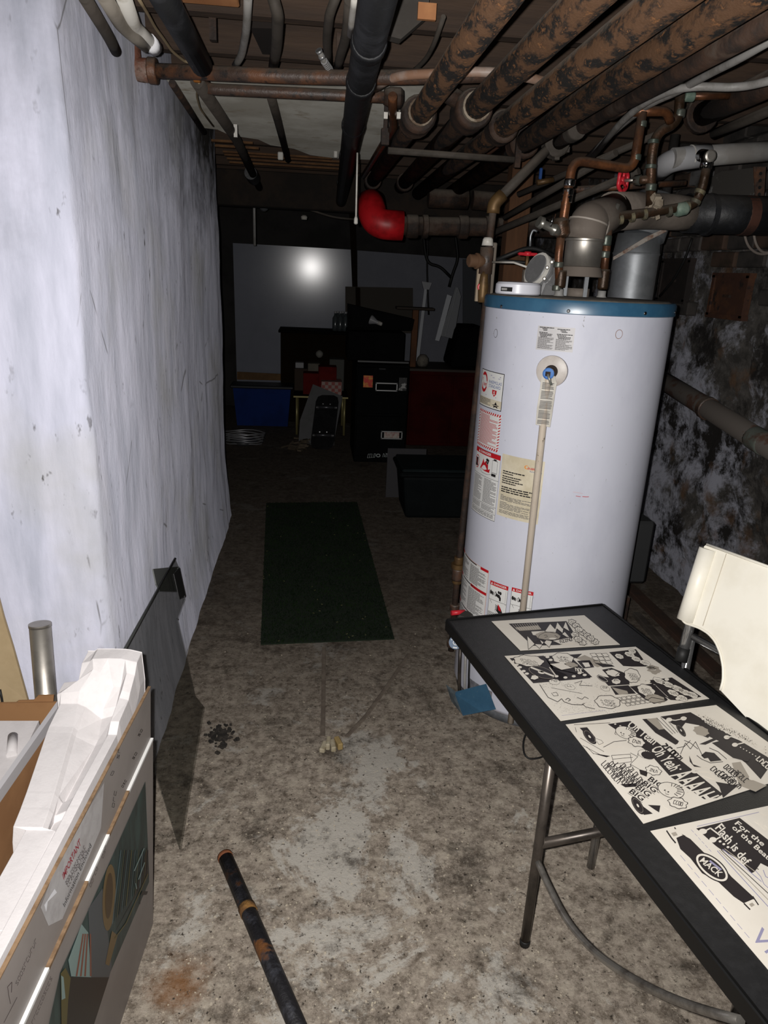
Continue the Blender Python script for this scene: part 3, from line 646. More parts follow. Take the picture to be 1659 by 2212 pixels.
yt = pb.y-.004; tg = [aty(x, y, yt+dy) for x, y, dy in ((1170, 812, .01), (1198, 812, .01), (1203, 828, .005), (1199, 850, 0), (1192, 900, .004), (1188, 923, .006), (1157, 917, .006), (1160, 880, .0), (1165, 850, .004))]
B = MB(); B.slab(tg, (0, 1, 0), .0006); tagp = B.build('hanging_tag', M('crumpled_tag_paper', 'c3bfb6', 'b4b0a6', 12, rough=.6), HE); tagp['label'] = 'crumpled printed paper tag'
q = Print(lambda x, y, lv: aty(x, y, yt-.0016-lv*.0004))
for k in range(30):
    y = 826+k*3.0; x0 = 1172-(k*.42); x1 = 1198-(k*.40)
    if k % 7 == 5: continue
    q.poly([(x0, y), (x1-rnd.choice((0, 0, 2, 6)), y+2.4), (x1-rnd.choice((0, 2)), y+4.0), (x0, y+1.6)], INKG, 0)
q.build('tag_print', tagp)
t0 = aty(1188, 840, pb.y+.012); t1 = atz(1166, 1150, .75); d0 = cyl(sv-.02, .75, .024)
b0 = atz(1103, 1560, .03)
MB().tube([pb+V(0, .008, -.006), V(pb.x-.0, pb.y+.006, pb.z-.05), b0], .0105, 14, .03).build('discharge_tube', M('cream_pvc_tube', 'bfb3a4', 'b0a393', 10, (.5, .7), '6b6055', 45, (.66, .7), rough=.5), HE)
# gas control at the bottom, cover off, wires
gc = atz(990, 1415, .3); gs = cyl(hit(1010, 1420)[0], .30, .05)
gs = cyl(hit(1010, 1420)[0], .30, .02); MB().box(gs, (.05, .06, .1), Matrix.Rotation(-.7, 3, 'Z'), .008).build('gas_control', M('dark_control', '3a3734', rough=.6), HE)
kp = aty(984, 1388, gs.y-.05); kn = MB().lathe(kp, (CAM-kp).normalized()*-1, [(0, .022), (-.0, .0225), (.012, .022)], 24).build('control_dial', M('blue_dial', '10456b', rough=.45), HE)
cd = (CAM-kp).normalized(); cu_ = V(0, 0, 1)-cd*cd.z; cu_.normalize(); cr_ = cu_.cross(cd)
q = Print(lambda x, y, lv: kp+cd*(.0016+lv*.0003)+cr_*x+cu_*y)
for k in range(5): a = .6+k*.5; q.ell(.016*math.cos(a), .016*math.sin(a), .0022, .0022, PAPER, 0, 8)
q.ell(0, 0, .009, .009, PAPER, 0, 16); q.ell(0, 0, .0065, .0065, MATS['blue_dial'], 1, 16); q.rect(-.001, -.004, .001, .006, PAPER, 2); q.rect(-.007, -.019, .007, -.015, PAPER, 0); q.build('dial_marks', kn)
for k, (dx, m) in enumerate(((0, TLEG), (.02, PVCG), (.034, BLACKP))):
    p0 = gs+V(-.02+dx, -.03, -.05); MB().tube([p0, p0+V(.004, -.01, -.13), V(p0.x+.012, p0.y-.005, .05)], .006-.0012*k, 8, .04).build('burner_tube', m, HE)
s0, z0 = hit(1012, 1462); s1, z1 = hit(1054, 1480)
q = Print(hmap(s0, z0, s1-s0+.02, .05, .0008)); q.rect(0, 0, 1, 1, M('foil_label', '9a9aa0', '6d6d74', 60, rough=.3, metal=.4), 0, 6); q.line([(0, -.1), (1, .1)], .04, INKR, 1); q.build('burner_door_edge', HE)
# two nipples, pipes and the draught hood on the lid
yh = 2.235
def vpt(px, py, y=yh): return aty(px, py, y)
nl, nr = vpt(1208, 628, 2.2), vpt(1300, 632, 2.26)
for q_ in (nl, nr): MB().lathe(V(q_.x, q_.y, HT-.004), (0, 0, 1), [(0, .015), (.008, .017), (.016, .013), (.03, .013)], 16).build('nipple', PVCG, HE)
hb = vpt(1253, 598, 2.24)
hood = MB().lathe(V(hb.x, hb.y, 0), (0, 0, 1), [(hb.z, .066), (hb.z+.003, .067), (hb.z+.028, .058), (hb.z+.03, .054)], 32).build('draft_hood', DUSTY, HE)
for a in range(3): A_ = a*2.09+4.9; MB().box(V(hb.x+.04*math.cos(A_), hb.y+.04*math.sin(A_), (HT+hb.z)/2), (.012, .004, hb.z-HT+.01)).build('hood_leg', GALV, hood)
MB().lathe(V(hb.x, hb.y, 0), (0, 0, 1), [(HT, .034), (HT+.03, .034)], 24).build('flue_collar', DUSTY, HE)
# vent pipe: shiny collar, dusty elbow, then the long flue to the chimney
vt = thing('flue_pipe', 'dusty vent pipe bending from the heater hood to a black flue on the right', 'flue pipe', V(hb.x, hb.y, hb.z+.03))
z1 = hb.z+.03; z2 = vpt(1258, 522, 2.24).z
MB().lathe(V(hb.x, hb.y, 0), (0, 0, 1), [(z1, .0555), (z2, .0555), (z2+.002, .059), (z2+.007, .059), (z2+.009, .0565)], 36).build('vent_collar', STEEL, vt)
k0 = V(hb.x, hb.y, z2+.005); k1 = vpt(1272, 478, 2.25); k2 = vpt(1330, 458, 2.33)
c3 = V(1.24, 2.62, 1.70); c4 = V(1.82, 2.72, 1.70)
MB().tube([k0, k0+V(.005, 0, .045), k1+V(.008, .01, .0), k2], .0575, 24, .06, True, 8).build('vent_elbow', DUSTY, vt)
for a, ax in ((k0+V(.004, 0, .05), V(.2, .05, 1)), (k1+V(.02, .02, -.002), V(.8, .5, .35))): ring(vt, a, ax, .0595, .006, M('pale_seam', '9d958c', rough=.5), 'elbow_seam')
c3 = aty(1500, 462, 2.55); c4 = aty(1700, 468, 2.55)
MB().tube([k2-V(.02, .01, 0), aty(1400, 455, 2.5), c3], .0575, 24, .1).build('vent_run', DUSTY, vt)
MB().tube([c3-V(.03, 0, 0), c4], .064, 24).build('black_flue', BLACKP, vt)
fax = c4-c3
ring(vt, aty(1530, 464, 2.55), fax, .069, .02, BLACKP, 'flue_joint'); ring(vt, aty(1612, 466, 2.55), fax, .0655, .045, M('rusty_band', '4a2d22', '33211b', 12, rough=.7), 'rusty_band')
# round white alarm lying on the lid
ac = vpt(1118, 634, 2.16); ac = V(ac.x, ac.y, HT+.006)
al = thing('smoke_alarm', 'white round alarm lying on top of the water heater', 'smoke alarm', ac)
MB().lathe(ac, (0, 0, 1), [(0, .064), (.004, .067), (.028, .066), (.034, .06), (.036, .03)], 36).build('alarm_body', M('white_plastic', 'cbccd4', rough=.35), al)
dm = (CAM-ac); dm.z = 0; dm.normalize(); sd = V(-dm.y, dm.x, 0)*-1
w_ = (dm*.8-sd*-.45).normalized(); u_ = V(w_.y, -w_.x, 0)*-1
q = ac+w_*.0665+V(0, 0, .014)
MB().box(q, (.036, .004, .012), Matrix.Rotation(math.atan2(u_.y, u_.x), 3, 'Z')).build('vent_slot', RUBB, al)
MB().box(q+w_*.0015-u_*.006, (.018, .003, .006), Matrix.Rotation(math.atan2(u_.y, u_.x), 3, 'Z')).build('slot_badge', PVCG, al)

# ------------------------------------------------------------------ gas train
def joint(t, c, ax, r, w, mat, name='fitting'): return ring(t, c, ax, r, w, mat, name)
gp = atz(975, 1400, 0); gx, gy = gp.x-.005, gp.y-.02
e_ = aty(1062, 440, 2.36)
gt = thing('gas_pipe', 'dark gas pipe dropping from the ceiling along the left of the heater', 'gas pipe', V(gx, gy, 0))
top = aty(1050, 650, gy); top2 = aty(1056, 530, gy); el = aty(1067, 440, gy)
u1 = aty(1200, 312, 2.55); r1 = atz(1400, 190, 1.9); r0 = atz(1720, 15, 1.9)
MB().tube([V(gx+.0, gy, .0), V(gx+.0, gy, .3), top, top2, el], .0125, 12, .04).build('gas_riser', RUSTD, gt)
MB().tube([el, aty(1180, 325, 2.52)], .016, 12).build('gas_arm', DIRTC, gt)
MB().tube([el+V(0, 0, -.03), el, el+(aty(1180, 325, 2.52)-el).normalized()*.04], .022, 14, .025).build('gas_elbow', BRASS, gt)
MB().tube([u1, aty(1300, 246, 2.3), r1, r0], .024, 16, .1).build('gas_main', RUSTD, gt)
ring(gt, u1, r1-u1, .04, .05, DIRTC, 'union', 1.05)
for k in range(6):
    a = k*math.pi/3; ax = (r1-u1).normalized(); n1 = V(-ax.z, 0, ax.x).normalized(); n2 = ax.cross(n1)
    MB().box(u1+(n1*math.cos(a)+n2*math.sin(a))*.04, (.016, .03, .016)).build('union_lug', DIRTC, gt)
ring(gt, aty(1330, 230, 2.24), r1-u1, .031, .07, RUSTD, 'coupling'); ring(gt, aty(1240, 284, 2.42), r1-u1, .03, .06, DIRTC, 'coupling')
tee = aty(1050, 565, gy-.02)
MB().tube([tee+V(0, 0, -.04), tee+V(0, 0, .045)], .023, 14).build('tee', RUST2, gt)
plug = MB().lathe(tee, (-1, -.25, 0), [(0, .02), (.03, .02), (.032, .026), (.038, .026), (.04, .021), (.062, .021), (.066, .016)], 16).build('tee_plug', M('brown_plug', '5d4431', rough=.7), gt)
MB().lathe(tee+V(0, 0, .05), (0, 0, 1), [(0, .02), (.02, .017), (.026, .013)], 14).build('thread_tape', PVCW, gt)
vl = aty(1040, 620, gy-.03); MB().lathe(vl+V(.006, 0, -.05), (0, 0, 1), [(0, .014), (.02, .016), (.05, .018), (.08, .014), (.1, .012)], 14).build('valve_body', BRASS, gt)
MB().lathe(vl, CAM-vl, [(0, .013), (.006, .014), (.01, .011)], 18).build('red_valve_button', REDM, gt)
for px, py, r_, w_, m in ((974, 1222, .028, .02, BRASS), (973, 1240, .022, .05, RUST2), (976, 1210, .018, .03, BRASS), (971, 1256, .019, .014, BRASS), (967, 1312, .02, .03, RUST2), (962, 1352, .018, .012, BRASS), (966, 1390, .02, .025, RUST2)):
    z = aty(px, py, gy).z; ring(gt, V(gx, gy, max(z, w_/2+.001)), (0, 0, 1), r_, w_, m, 'union')
MB().box(aty(1037, 612, gy+.03), (.028, .016, .12)).build('mounting_board', M('pale_board', '9a8a76', rough=.85), gt)
st = thing('wood_strut', 'grey board strip standing behind the gas tee', 'wood strip', aty(1060, 652, gy+.05)); MB().box(aty(1062, 590, gy+.055), (.02, .012, .2), None, .003).build('strip', M('grey_strip', '6d655c', rough=.9), st)

# regulator on the lid with its vent and red gas cock
rc = vpt(1170, 588, 2.3)
rg = thing('gas_regulator', 'silver gas regulator behind the white alarm', 'regulator', V(rc.x, rc.y, HT))
ax = V(-.88, -.33, .35).normalized(); rot = ax.to_track_quat('Z', 'Y').to_matrix()
MB().lathe(rc-ax*.02, ax, [(0, .045), (.02, .052), (.028, .052), (.03, .049), (.05, .044)], 28).build('diaphragm', M('cast_silver', '8f8f90', 'a2a2a3', 15, rough=.35, metal=.5), rg)
ring(rg, rc+ax*.02, ax, .0535, .012, PVCW, 'gasket')
MB().box(rc+V(.035, .0, -.005), (.075, .08, .075), rot, .01).build('regulator_body', MATS['cast_silver'], rg)
MB().box(rc+V(.012, -.01, -.06), (.06, .05, .07), rot, .006).build('lower_block', MATS['cast_silver'], rg)
for q_ in (aty(1182, 578, rc.y-.06), aty(1192, 566, rc.y-.06), aty(1176, 602, rc.y-.06)): MB().lathe(q_, CAM-q_, [(0, .006), (.006, .006), (.008, .003)], 12).build('bolt', STEEL, rg)
MB().tube([rc+V(.03, 0, -.05), rc+V(.03, 0, -.1), V(rc.x+.03, rc.y, HT)], .014, 10).build('outlet', RUSTD, rg)
ck = vpt(1140, 549, 2.5); ct = thing('gas_cock', 'red handled shutoff on a brass stem behind the heater', 'valve', ck+V(0, 0, -.3))
MB().tube([ck, ck+V(0, 0, -.05)], .006, 10).build('stem', BRASS, ct); MB().tube([ck+V(0, 0, -.05), ck+V(0, 0, -.3)], .012, 10).build('valve_pipe', RUSTD, ct)
MB().box(ck, (.068, .02, .01), None, .004).build('red_handle', REDM, ct); MB().lathe(ck+V(0, 0, -.006), (0, 0, 1), [(0, .013), (.014, .012)], 12).build('handle_hub', REDM, ct)
wp = atz(1106, 700, 0.9); wp = aty(1107, 560, 3.5)
po = thing('wooden_post', 'orange brown wooden post behind the heater', 'post', V(wp.x, wp.y, 0)); MB().box(V(wp.x, wp.y, 1.02), (.1, .09, 2.04), None, .004).build('post_shaft', M('brown_post_wood', '4f3420', '5d3e27', 6, rough=.85, st=(4, 4, .4)), po)
# silver duct behind the heater
dc = aty(1368, 590, 2.72); du = thing('sheet_metal_duct', 'shiny galvanized round duct standing behind the heater', 'duct', V(dc.x, dc.y, 0))
MB().lathe(V(dc.x, dc.y, 0), (0, 0, 1), [(0.0, .083), (1.0, .083), (aty(1368, 552, 2.72).z, .083), (aty(1368, 548, 2.72).z, .086), (aty(1368, 545, 2.72).z, .083), (aty(1368, 505, 2.72).z, .076)], 40).build('duct_barrel', GALV, du)
MB().tube([V(dc.x+.02, dc.y, aty(1368, 512, 2.72).z), V(dc.x+.06, dc.y+.02, aty(1368, 512, 2.72).z+.14)], .075, 24).build('duct_upper', GALV, du)
B = MB(); B.slab([aty(1325, 562, 2.62), aty(1400, 520, 2.62), aty(1440, 500, 2.62), aty(1438, 492, 2.62), aty(1395, 512, 2.62), aty(1325, 555, 2.62)], (0, 1, 0), .004); B.build('torn_strap', M('rusty_white_strap', '9a938b', '6b4a38', 25, rough=.7), du)

# ------------------------------------------------------------------ copper water lines over the heater
def solder(t, c, ax, r=.0145, w=.016, m=None): ring(t, c, ax, r, w, m or M('solder_joint', '5f615a', '48524a', 30, rough=.4, metal=.5), 'solder_joint')
Z3 = V(0, 0, 1)
cw = thing('cold_water_line', 'copper pipe rising from the left lid nipple to the ceiling', 'pipe', V(nl.x, nl.y, HT))
a1 = V(nl.x, nl.y, HT+.03); a2 = aty(1215, 490, 2.2); a3 = aty(1238, 345, 2.2); a4 = aty(1368, 366, 2.22); a5 = aty(1388, 242, 2.22)
MB().tube([a1, aty(1206, 560, 2.2), aty(1213, 500, 2.2)], .0125, 14, .02).build('pipe_run', COPPER, cw)
MB().tube([aty(1213, 505, 2.2), aty(1222, 440, 2.19), a3, a4, a5], .0135, 14, .035).build('pipe_run', COPPER, cw)
MB().lathe(aty(1213, 492, 2.2), (-.3, -.1, 1), [(-.028, .016), (-.018, .023), (.02, .023), (.03, .016)], 16).build('elbow_valve', COPD, cw)
MB().lathe(aty(1190, 492, 2.19), (-1, -.2, .35), [(-.03, .016), (-.01, .018), (.0, .012), (.03, .012), (.032, .018), (.045, .016)], 14).build('drain_cock', M('pewter_valve', '85837c', rough=.3, metal=.7), cw)
MB().tube([aty(1188, 490, 2.18), aty(1198, 462, 2.18)], .005, 8).build('cock_lever', CHROME, cw)
for py in (395, 415, 430): solder(cw, aty(1231+(395-py)*.18, py, 2.195), (.05, 0, 1), .0165, .02, CHROME)
for q_ in (aty(1206, 572, 2.2), aty(1203, 622, 2.2), aty(1386, 268, 2.22), aty(1374, 340, 2.22)): solder(cw, q_, Z3)
ring(cw, V(nl.x, nl.y, HT+.055), Z3, .0165, .05, COPD, 'dielectric_union')
hw = thing('hot_water_line', 'lumpy copper pipe from the right lid nipple, turning up to a shiny elbow', 'pipe', V(nr.x, nr.y, HT))
h1 = aty(1316, 478, 2.26); h2 = aty(1412, 458, 2.26); h3 = aty(1502, 442, 2.26); h4 = aty(1518, 405, 2.26); h5 = aty(1530, 335, 2.26)
MB().tube([V(nr.x, nr.y, HT+.03), h1], .0125, 14).build('pipe_run', COPPER, hw)
MB().tube([h1, aty(1322, 468, 2.26), h2, h3, h4, aty(1526, 360, 2.26)], .0135, 14, .03).build('pipe_run', COPD, hw)
ring(hw, V(nr.x, nr.y, HT+.06), Z3, .0165, .06, COPD, 'dielectric_union'); solder(hw, aty(1309, 520, 2.26), Z3, .017, .03); solder(hw, aty(1306, 550, 2.26), Z3, .016, .02)
MB().tube([aty(1524, 365, 2.255), aty(1529, 338, 2.255), aty(1529, 338, 2.255)+V(.005, .05, .01)], .018, 16, .02).build('chrome_elbow', CHROME, hw)
MB().lathe(aty(1530, 338, 2.22), (0, -1, 0), [(0, .017), (.015, .017), (.018, .012)], 16).build('elbow_face', STEEL, hw)
tx = h2-h1
for px, py in ((1340, 473), (1365, 468), (1392, 463), (1445, 456), (1470, 452), (1484, 446), (1502, 436), (1512, 415)): solder(hw, aty(px, py, 2.26), tx if px < 1495 else V(.4, 0, 1), .0165, .012, M('solder_blob', '5d5a4f', '857c62', 25, rough=.45, metal=.4))
MB().lathe(aty(1472, 452, 2.26), tx, [(-.02, .016), (-.012, .02), (.012, .02), (.02, .016)], 14).build('green_coupling', M('verdigris', '5d7064', '7d8a7d', 20, rough=.6), hw)
MB().tube([aty(1322, 470, 2.26), aty(1336, 440, 2.25)], .012, 12, .0, True, 5, .007).build('vent_cock', M('pewter_valve', ''), hw)
mn = thing('copper_riser', 'dark copper riser with a red wheel valve above the heater', 'pipe', aty(1412, 458, 2.28))
m0 = aty(1405, 458, 2.28); m1 = aty(1408, 330, 2.28); m2 = aty(1420, 285, 2.28); m3 = aty(1465, 265, 2.28); m4 = aty(1471, 180, 2.28)
MB().tube([m0, m1, m2, m3, m4], .0145, 14, .035).build('pipe_run', COPD, mn)
MB().tube([a5+V(-.025, 0, 0), aty(1440, 240, 2.24), aty(1448, 262, 2.26)], .0135, 14, .02).build('branch', COPPER, mn)
MB().lathe(m4+V(0, 0, -.01), (.1, 0, 1), [(0, .018), (.03, .019), (.045, .012)], 14).build('riser_cap', M('solder_joint', ''), mn)
MB().tube([aty(1480, 208, 2.28), aty(1585, 206, 2.28)], .011, 12).build('side_stub', COPPER, mn); ring(mn, aty(1488, 208, 2.28), (1, 0, 0), .015, .03, M('verdigris', ''), 'green_collar')
for q_, w_ in ((m1+V(0, 0, .03), .012), (aty(1406, 360, 2.28), .012), (aty(1468, 245, 2.28), .02), (aty(1406, 405, 2.28), .02)): solder(mn, q_, Z3, .0168, w_)
B = MB()
for k in range(14): B.box(m0+V(rnd.uniform(-.016, .016), rnd.uniform(-.03, -.005), rnd.uniform(-.02, .04)), (rnd.uniform(.01, .024),)*3, Matrix.Rotation(rnd.uniform(0, 3), 3, 'X') @ Matrix.Rotation(rnd.uniform(0, 3), 3, 'Z'))
B.build('leak_crust', M('mineral_crust', '8f8474', '6f6355', 30, rough=.95), mn)
vc = aty(1346, 390, 2.34); vx = (aty(1404, 388, 2.28)-vc)
MB().tube([vc, vc+vx*.5], .005, 10).build('valve_stem', STEEL, mn); MB().tube([vc+vx*.45, vc+vx*1.0], .013, 12).build('valve_bonnet', COPD, mn)
MB().lathe(vc+vx*.42, vx, [(0, .014), (.02, .016), (.022, .01)], 6).build('packing_nut', M('solder_joint', ''), mn)
whl = MB(); wn = vx.normalized(); wa = V(0, 0, 1)-wn*wn.z; wa.normalize(); wb = wn.cross(wa)
rim = [vc+(wa*math.cos(a)+wb*math.sin(a))*(.033+.002*math.cos(6*a)) for a in [2*math.pi*i/36 for i in range(37)]]
whl.tube(rim, .006, 8); whl.lathe(vc-wn*.006, wn, [(0, .012), (.012, .012)], 12)
for k in range(3): a = k*2.094; whl.tube([vc, vc+(wa*math.cos(a)+wb*math.sin(a))*.032], .005, 8)
whl.build('red_wheel', REDM, mn)
# grey plastic waste pipe, upper right
g0 = aty(1452, 342, 2.5); g1 = aty(1720, 322, 2.5)
t = thing('waste_pipe', 'grey plastic waste pipe on the upper right', 'pipe', g0); MB().tube([g0, g1], .032, 24).build('pipe_run', PVCG, t)
MB().tube([g0+V(.015, .12, -.02), g0+V(.0, 0, -.003), aty(1530, 336, 2.5)], .036, 24, .07, True, 8).build('bell_end', M('clean_grey_pvc', '9a9a9c', rough=.3, spec=.6), t); ring(t, aty(1492, 339, 2.5), g1-g0, .0368, .004, PVCW, 'bell_ridge')
# dark pipe with a flange, right; extra pipes deep behind the heater
a, c = aty(1500, 255, 2.55), aty(1730, 150, 2.0)
t = pipe('dark_pipe', 'dark pipe with a flange high on the right', [a, c], .036, RUSTD); ring(t, a+(c-a)*.08, c-a, .055, .03, RUSTD, 'flange')
pipe('dusty_pipe', 'dusty grey pipe just above the grey plastic waste pipe', [aty(1540, 290, 2.6), aty(1720, 215, 2.3)], .016, DIRTC)
pipe('dusty_pipe', 'thin brown pipe crossing behind the red wheel valve', [aty(1235, 410, 2.9), aty(1480, 395, 2.9)], .012, RUST2)
for i, (p0, p1, r_) in enumerate([((1060, 505), (1380, 370), .014), ((1090, 470), (1330, 330), .013), ((1120, 420), (1420, 290), .012)]):
    pipe('background_pipe', ['lowest', 'middle', 'highest'][i]+' of three dusty thin pipes slanting behind the copper lines', [aty(*p0, 3.2), aty(*p1, 2.7)], r_, DIRTC, group='thin pipes behind the copper lines')
# the big cross pipe with the red elbow
c0, c1 = aty(825, 487, 3.75), aty(1165, 492, 3.75)
t = thing('return_pipe', 'thick brown pipe crossing the passage with a bright red painted elbow', 'pipe', c0)
MB().tube([c0, c1, aty(1330, 500, 3.75)], .044, 20).build('pipe_run', RUSTD, t)
MB().tube([aty(870, 488, 3.75), aty(808, 484, 3.75), aty(800, 432, 3.85)], .07, 20, .12, True, 8).build('red_elbow', REDP, t)
for px, w in ((890, .06), (918, .03), (1000, .05), (1060, .06)): ring(t, aty(px, 488+(px-825)*.015, 3.75), c1-c0, .056, w, RUSTD, 'coupling')
for (p0, p1) in (((925, 428), (1010, 432)), ((1020, 432), (1120, 440))): pipe('stub_pipe', 'dark stub pipe %s the red elbow, under the heating pipes' % ('right beside' if p0[0] < 1000 else 'further right of'), [aty(*p0, 4.2), aty(*p1, 4.2)], .05, RUSTD)
# pull cord
pc = aty(772, 330, 2.9); pe = aty(769, 470, 2.9)
t = thing('pull_cord', 'cream pull cord hanging beside the black drain pipe', 'cord', pc); MB().tube([pc, pe], .0035, 8).build('cord', PVCW, t); MB().lathe(pe, (0, 0, -1), [(-.005, .004), (.005, .0075), (.02, .008), (.024, .004)], 10).build('cord_knob', PVCW, t)
# blue cover panel on the floor
q = [atz(*p, z) for p, z in (((985, 1494), .07), ((1050, 1477), .15), ((1071, 1532), .09), ((1040, 1538), .06), ((1000, 1546), .003), ((983, 1500), .06))]
t = thing('burner_cover', 'bent blue metal burner cover leaning at the foot of the heater', 'metal cover', atz(1000, 1546, 0))
B = MB(); B.slab(q, (CAM-q[0]), .002); B.build('cover_plate', M('chipped_blue_paint', '2c4f68', '355a73', 9, (.4, .6), '7d8a8c', 70, (.66, .72), rough=.5), t)
q2 = [atz(*p, z) for p, z in (((985, 1494), .07), ((1000, 1546), .003), ((975, 1515), .003), ((963, 1478), .06))]
B = MB(); B.slab(q2, (CAM-q2[0]), .002); B.build('bent_flange', M('chipped_grey_flange', '5f6a70', '3f4a50', 25, rough=.6), t)
# grey metal box on the wall side of the heater
q = aty(1385, 1180, 2.55); t = thing('metal_box', 'dark grey box against the right wall behind the heater', 'metal box', V(q.x+.05, q.y, 0)); MB().box(V(q.x-.055, q.y, aty(1385, 1180, 2.55).z), (.12, .15, .26), None, .01).build('box_shell', M('dark_grey_metal', '2a2b2c', rough=.6), t); MB().box(V(q.x-.06, q.y, .12), (.06, .08, .24)).build('box_stand', RUSTD, t)

# small things tucked behind the heater
t = thing('blue_valve', 'small blue lever valve between the gas arm and the copper line', 'valve', aty(1168, 392, 2.9)); MB().box(aty(1168, 375, 2.9), (.012, .01, .04), None, .003).build('blue_lever', M('blue_plastic', '24457d', rough=.4), t); MB().tube([aty(1160, 395, 2.9), aty(1195, 388, 2.9)], .01, 10).build('valve_body', BRASS, t)
hk = [aty(x, y, 2.62) for x, y in ((1072, 562), (1145, 532), (1206, 556))]
t = thing('coat_hanger', 'black plastic coat hanger hanging behind the heater pipes', 'coat hanger', hk[0]); MB().tube([hk[0], hk[1], hk[2]], .008, 8, .04).build('shoulders', RUBB, t); MB().tube([hk[0], aty(1140, 568, 2.62), hk[2]], .006, 8).build('cross_rod', RUBB, t); MB().tube([hk[1], aty(1146, 508, 2.62), aty(1152, 496, 2.62), aty(1160, 500, 2.62)], .004, 8, .01).build('hook', GALV, t)
t = thing('taut_wire', 'thin pale wire stretched behind the white alarm', 'wire', aty(1064, 566, 2.5)); MB().tube([aty(1056, 566, 2.5), aty(1110, 567, 2.4), rc], .0035, 8).build('wire_run', PVCW, t)
a, c = aty(1425, 505, 2.95), aty(1422, 660, 2.95); t = thing('black_conduit', 'thin black vertical pipe right of the galvanized duct', 'pipe', V(c.x, c.y, 0)); MB().tube([V(a.x, a.y, 2.0), V(a.x, a.y, 0.0)], .018, 12).build('pipe_run', BLACKP, t)
t = thing('wall_wire', 'thin black wire slanting across the bricks behind the heater', 'wire', atx(1490, 530, 1.765)); MB().tube([atx(x, y, 1.765) for x, y in ((1495, 515), (1480, 560), (1455, 605), (1425, 640))], .006, 8, .05).build('wire_run', RUBB, t)
dv = cyl(hit(1004, 1322)[0], hit(1004, 1322)[1], .0); MB().tube([dv, dv+(dv-HC-V(0, 0, dv.z)).normalized()*.05], .009, 10).build('drain_valve', REDM, HE)
# ------------------------------------------------------------------ the folding table with comic posters
TZ = .55
T1, T2 = atz(965, 1340, TZ), atz(1302, 1306, TZ)
yaw = math.radians(11.0); TA = V(math.cos(yaw), math.sin(yaw), 0); TB = V(math.sin(yaw), -math.cos(yaw), 0)   # across, towards the viewer
TW, TL = .493, 1.42
def tp(a, b_, z=TZ): return T1 + TA*a + TB*b_ + V(0, 0, z-TZ)
TT = thing('folding_table', 'black vinyl topped narrow folding table covered with comic posters', 'table', (tp(TW/2, TL/2).x, tp(TW/2, TL/2).y, 0))
rt = Matrix.Rotation(yaw, 3, 'Z')
MB().box(tp(TW/2, TL/2, TZ-.011), (TW-.004, TL-.004, .022), rt, .003).build('tabletop', TBLK, TT)
for c_, d_ in ((tp(0, TL/2, TZ-.0125), (.008, TL, .033)), (tp(TW, TL/2, TZ-.0125), (.008, TL, .033)), (tp(TW/2, 0, TZ-.0125), (TW, .008, .033)), (tp(TW/2, TL, TZ-.0125), (TW, .008, .033))):
    MB().box(c_, d_, rt, .002).build('edge_band', TEDG, TT)
lf = atz(1133, 2040, 0); loc_b = (lf-T1).dot(TB); loc_a = (lf-T1).dot(TA)
legs = [(loc_a, loc_b), (TW-loc_a, loc_b), (loc_a, loc_b+.585), (TW-loc_a, loc_b+.585)]
for a, b_ in legs:
    B = MB().tube([tp(a, b_, TZ-.022), tp(a, b_, .004)], .011, 12); lg = B.build('leg', TLEG, TT)
    MB().lathe(tp(a, b_, 0), (0, 0, 1), [(0, .0118), (.012, .0125), (.016, .0113)], 12).build('leg_tip', RUBB, lg)
for b_ in (loc_b, loc_b+.585): MB().tube([tp(loc_a, b_, .29), tp(TW-loc_a, b_, .29)], .011, 10).build('crossbar', TLEG, TT)
nl_ = TA; pa = tp(loc_a, loc_b, 0)
cpts = [atplane(x, y, pa-TA*.014, TA) for x, y in ((1162, 1862), (1176, 1895), (1220, 1985), (1280, 2055), (1350, 2105), (1430, 2148), (1505, 2178), (1600, 2205))]
B = MB().tube(cpts, .0072, 10, .08); B.build('bowed_brace', CHROME if False else M('worn_bright_tube', '8b8781', '5d5853', 14, rough=.25, metal=.7), TT)
for a in (loc_a, TW-loc_a): MB().box(tp(a, loc_b+.29, TZ-.032), (.02, .66, .018), rt).build('underside_rail', TEDG, TT)

def poster(label, corners):
    P_ = [atz(x, y, TZ+.0015) for x, y in corners]; c_ = sum(P_, V(0, 0, 0))/4
    t = thing('comic_poster', label, 'poster', V(c_.x, c_.y, TZ+.0015), 'comic posters laid on the black table')
    B = MB(); B.slab([V(p.x, p.y, TZ+.0008) for p in P_], (0, 0, 1), .0008); B.build('sheet', POST, t)
    return t, Print(lambda x, y, lv: atz(x, y, TZ+.0019+lv*.0002))
def zt(x0, y0, s): return lambda pts: [(x0+x*s, y0+y*s) for x, y in pts]
INKS = M('poster_grey_tone', '9d9589', rough=.5)
def blob(p, cx, cy, rx, ry, ang, m, lv, k=26, amp=.16, seed=0):
    r_ = random.Random(seed); ca, sa = math.cos(ang), math.sin(ang); pts = []
    for i in range(k):
        a = 2*math.pi*i/k; q = 1+amp*math.cos(a*7+seed)+r_.uniform(-amp, amp)*.3; x, y = rx*q*math.cos(a), ry*q*math.sin(a); pts.append((cx+x*ca-y*sa, cy+x*sa+y*ca))
    p.poly(pts, m, lv)
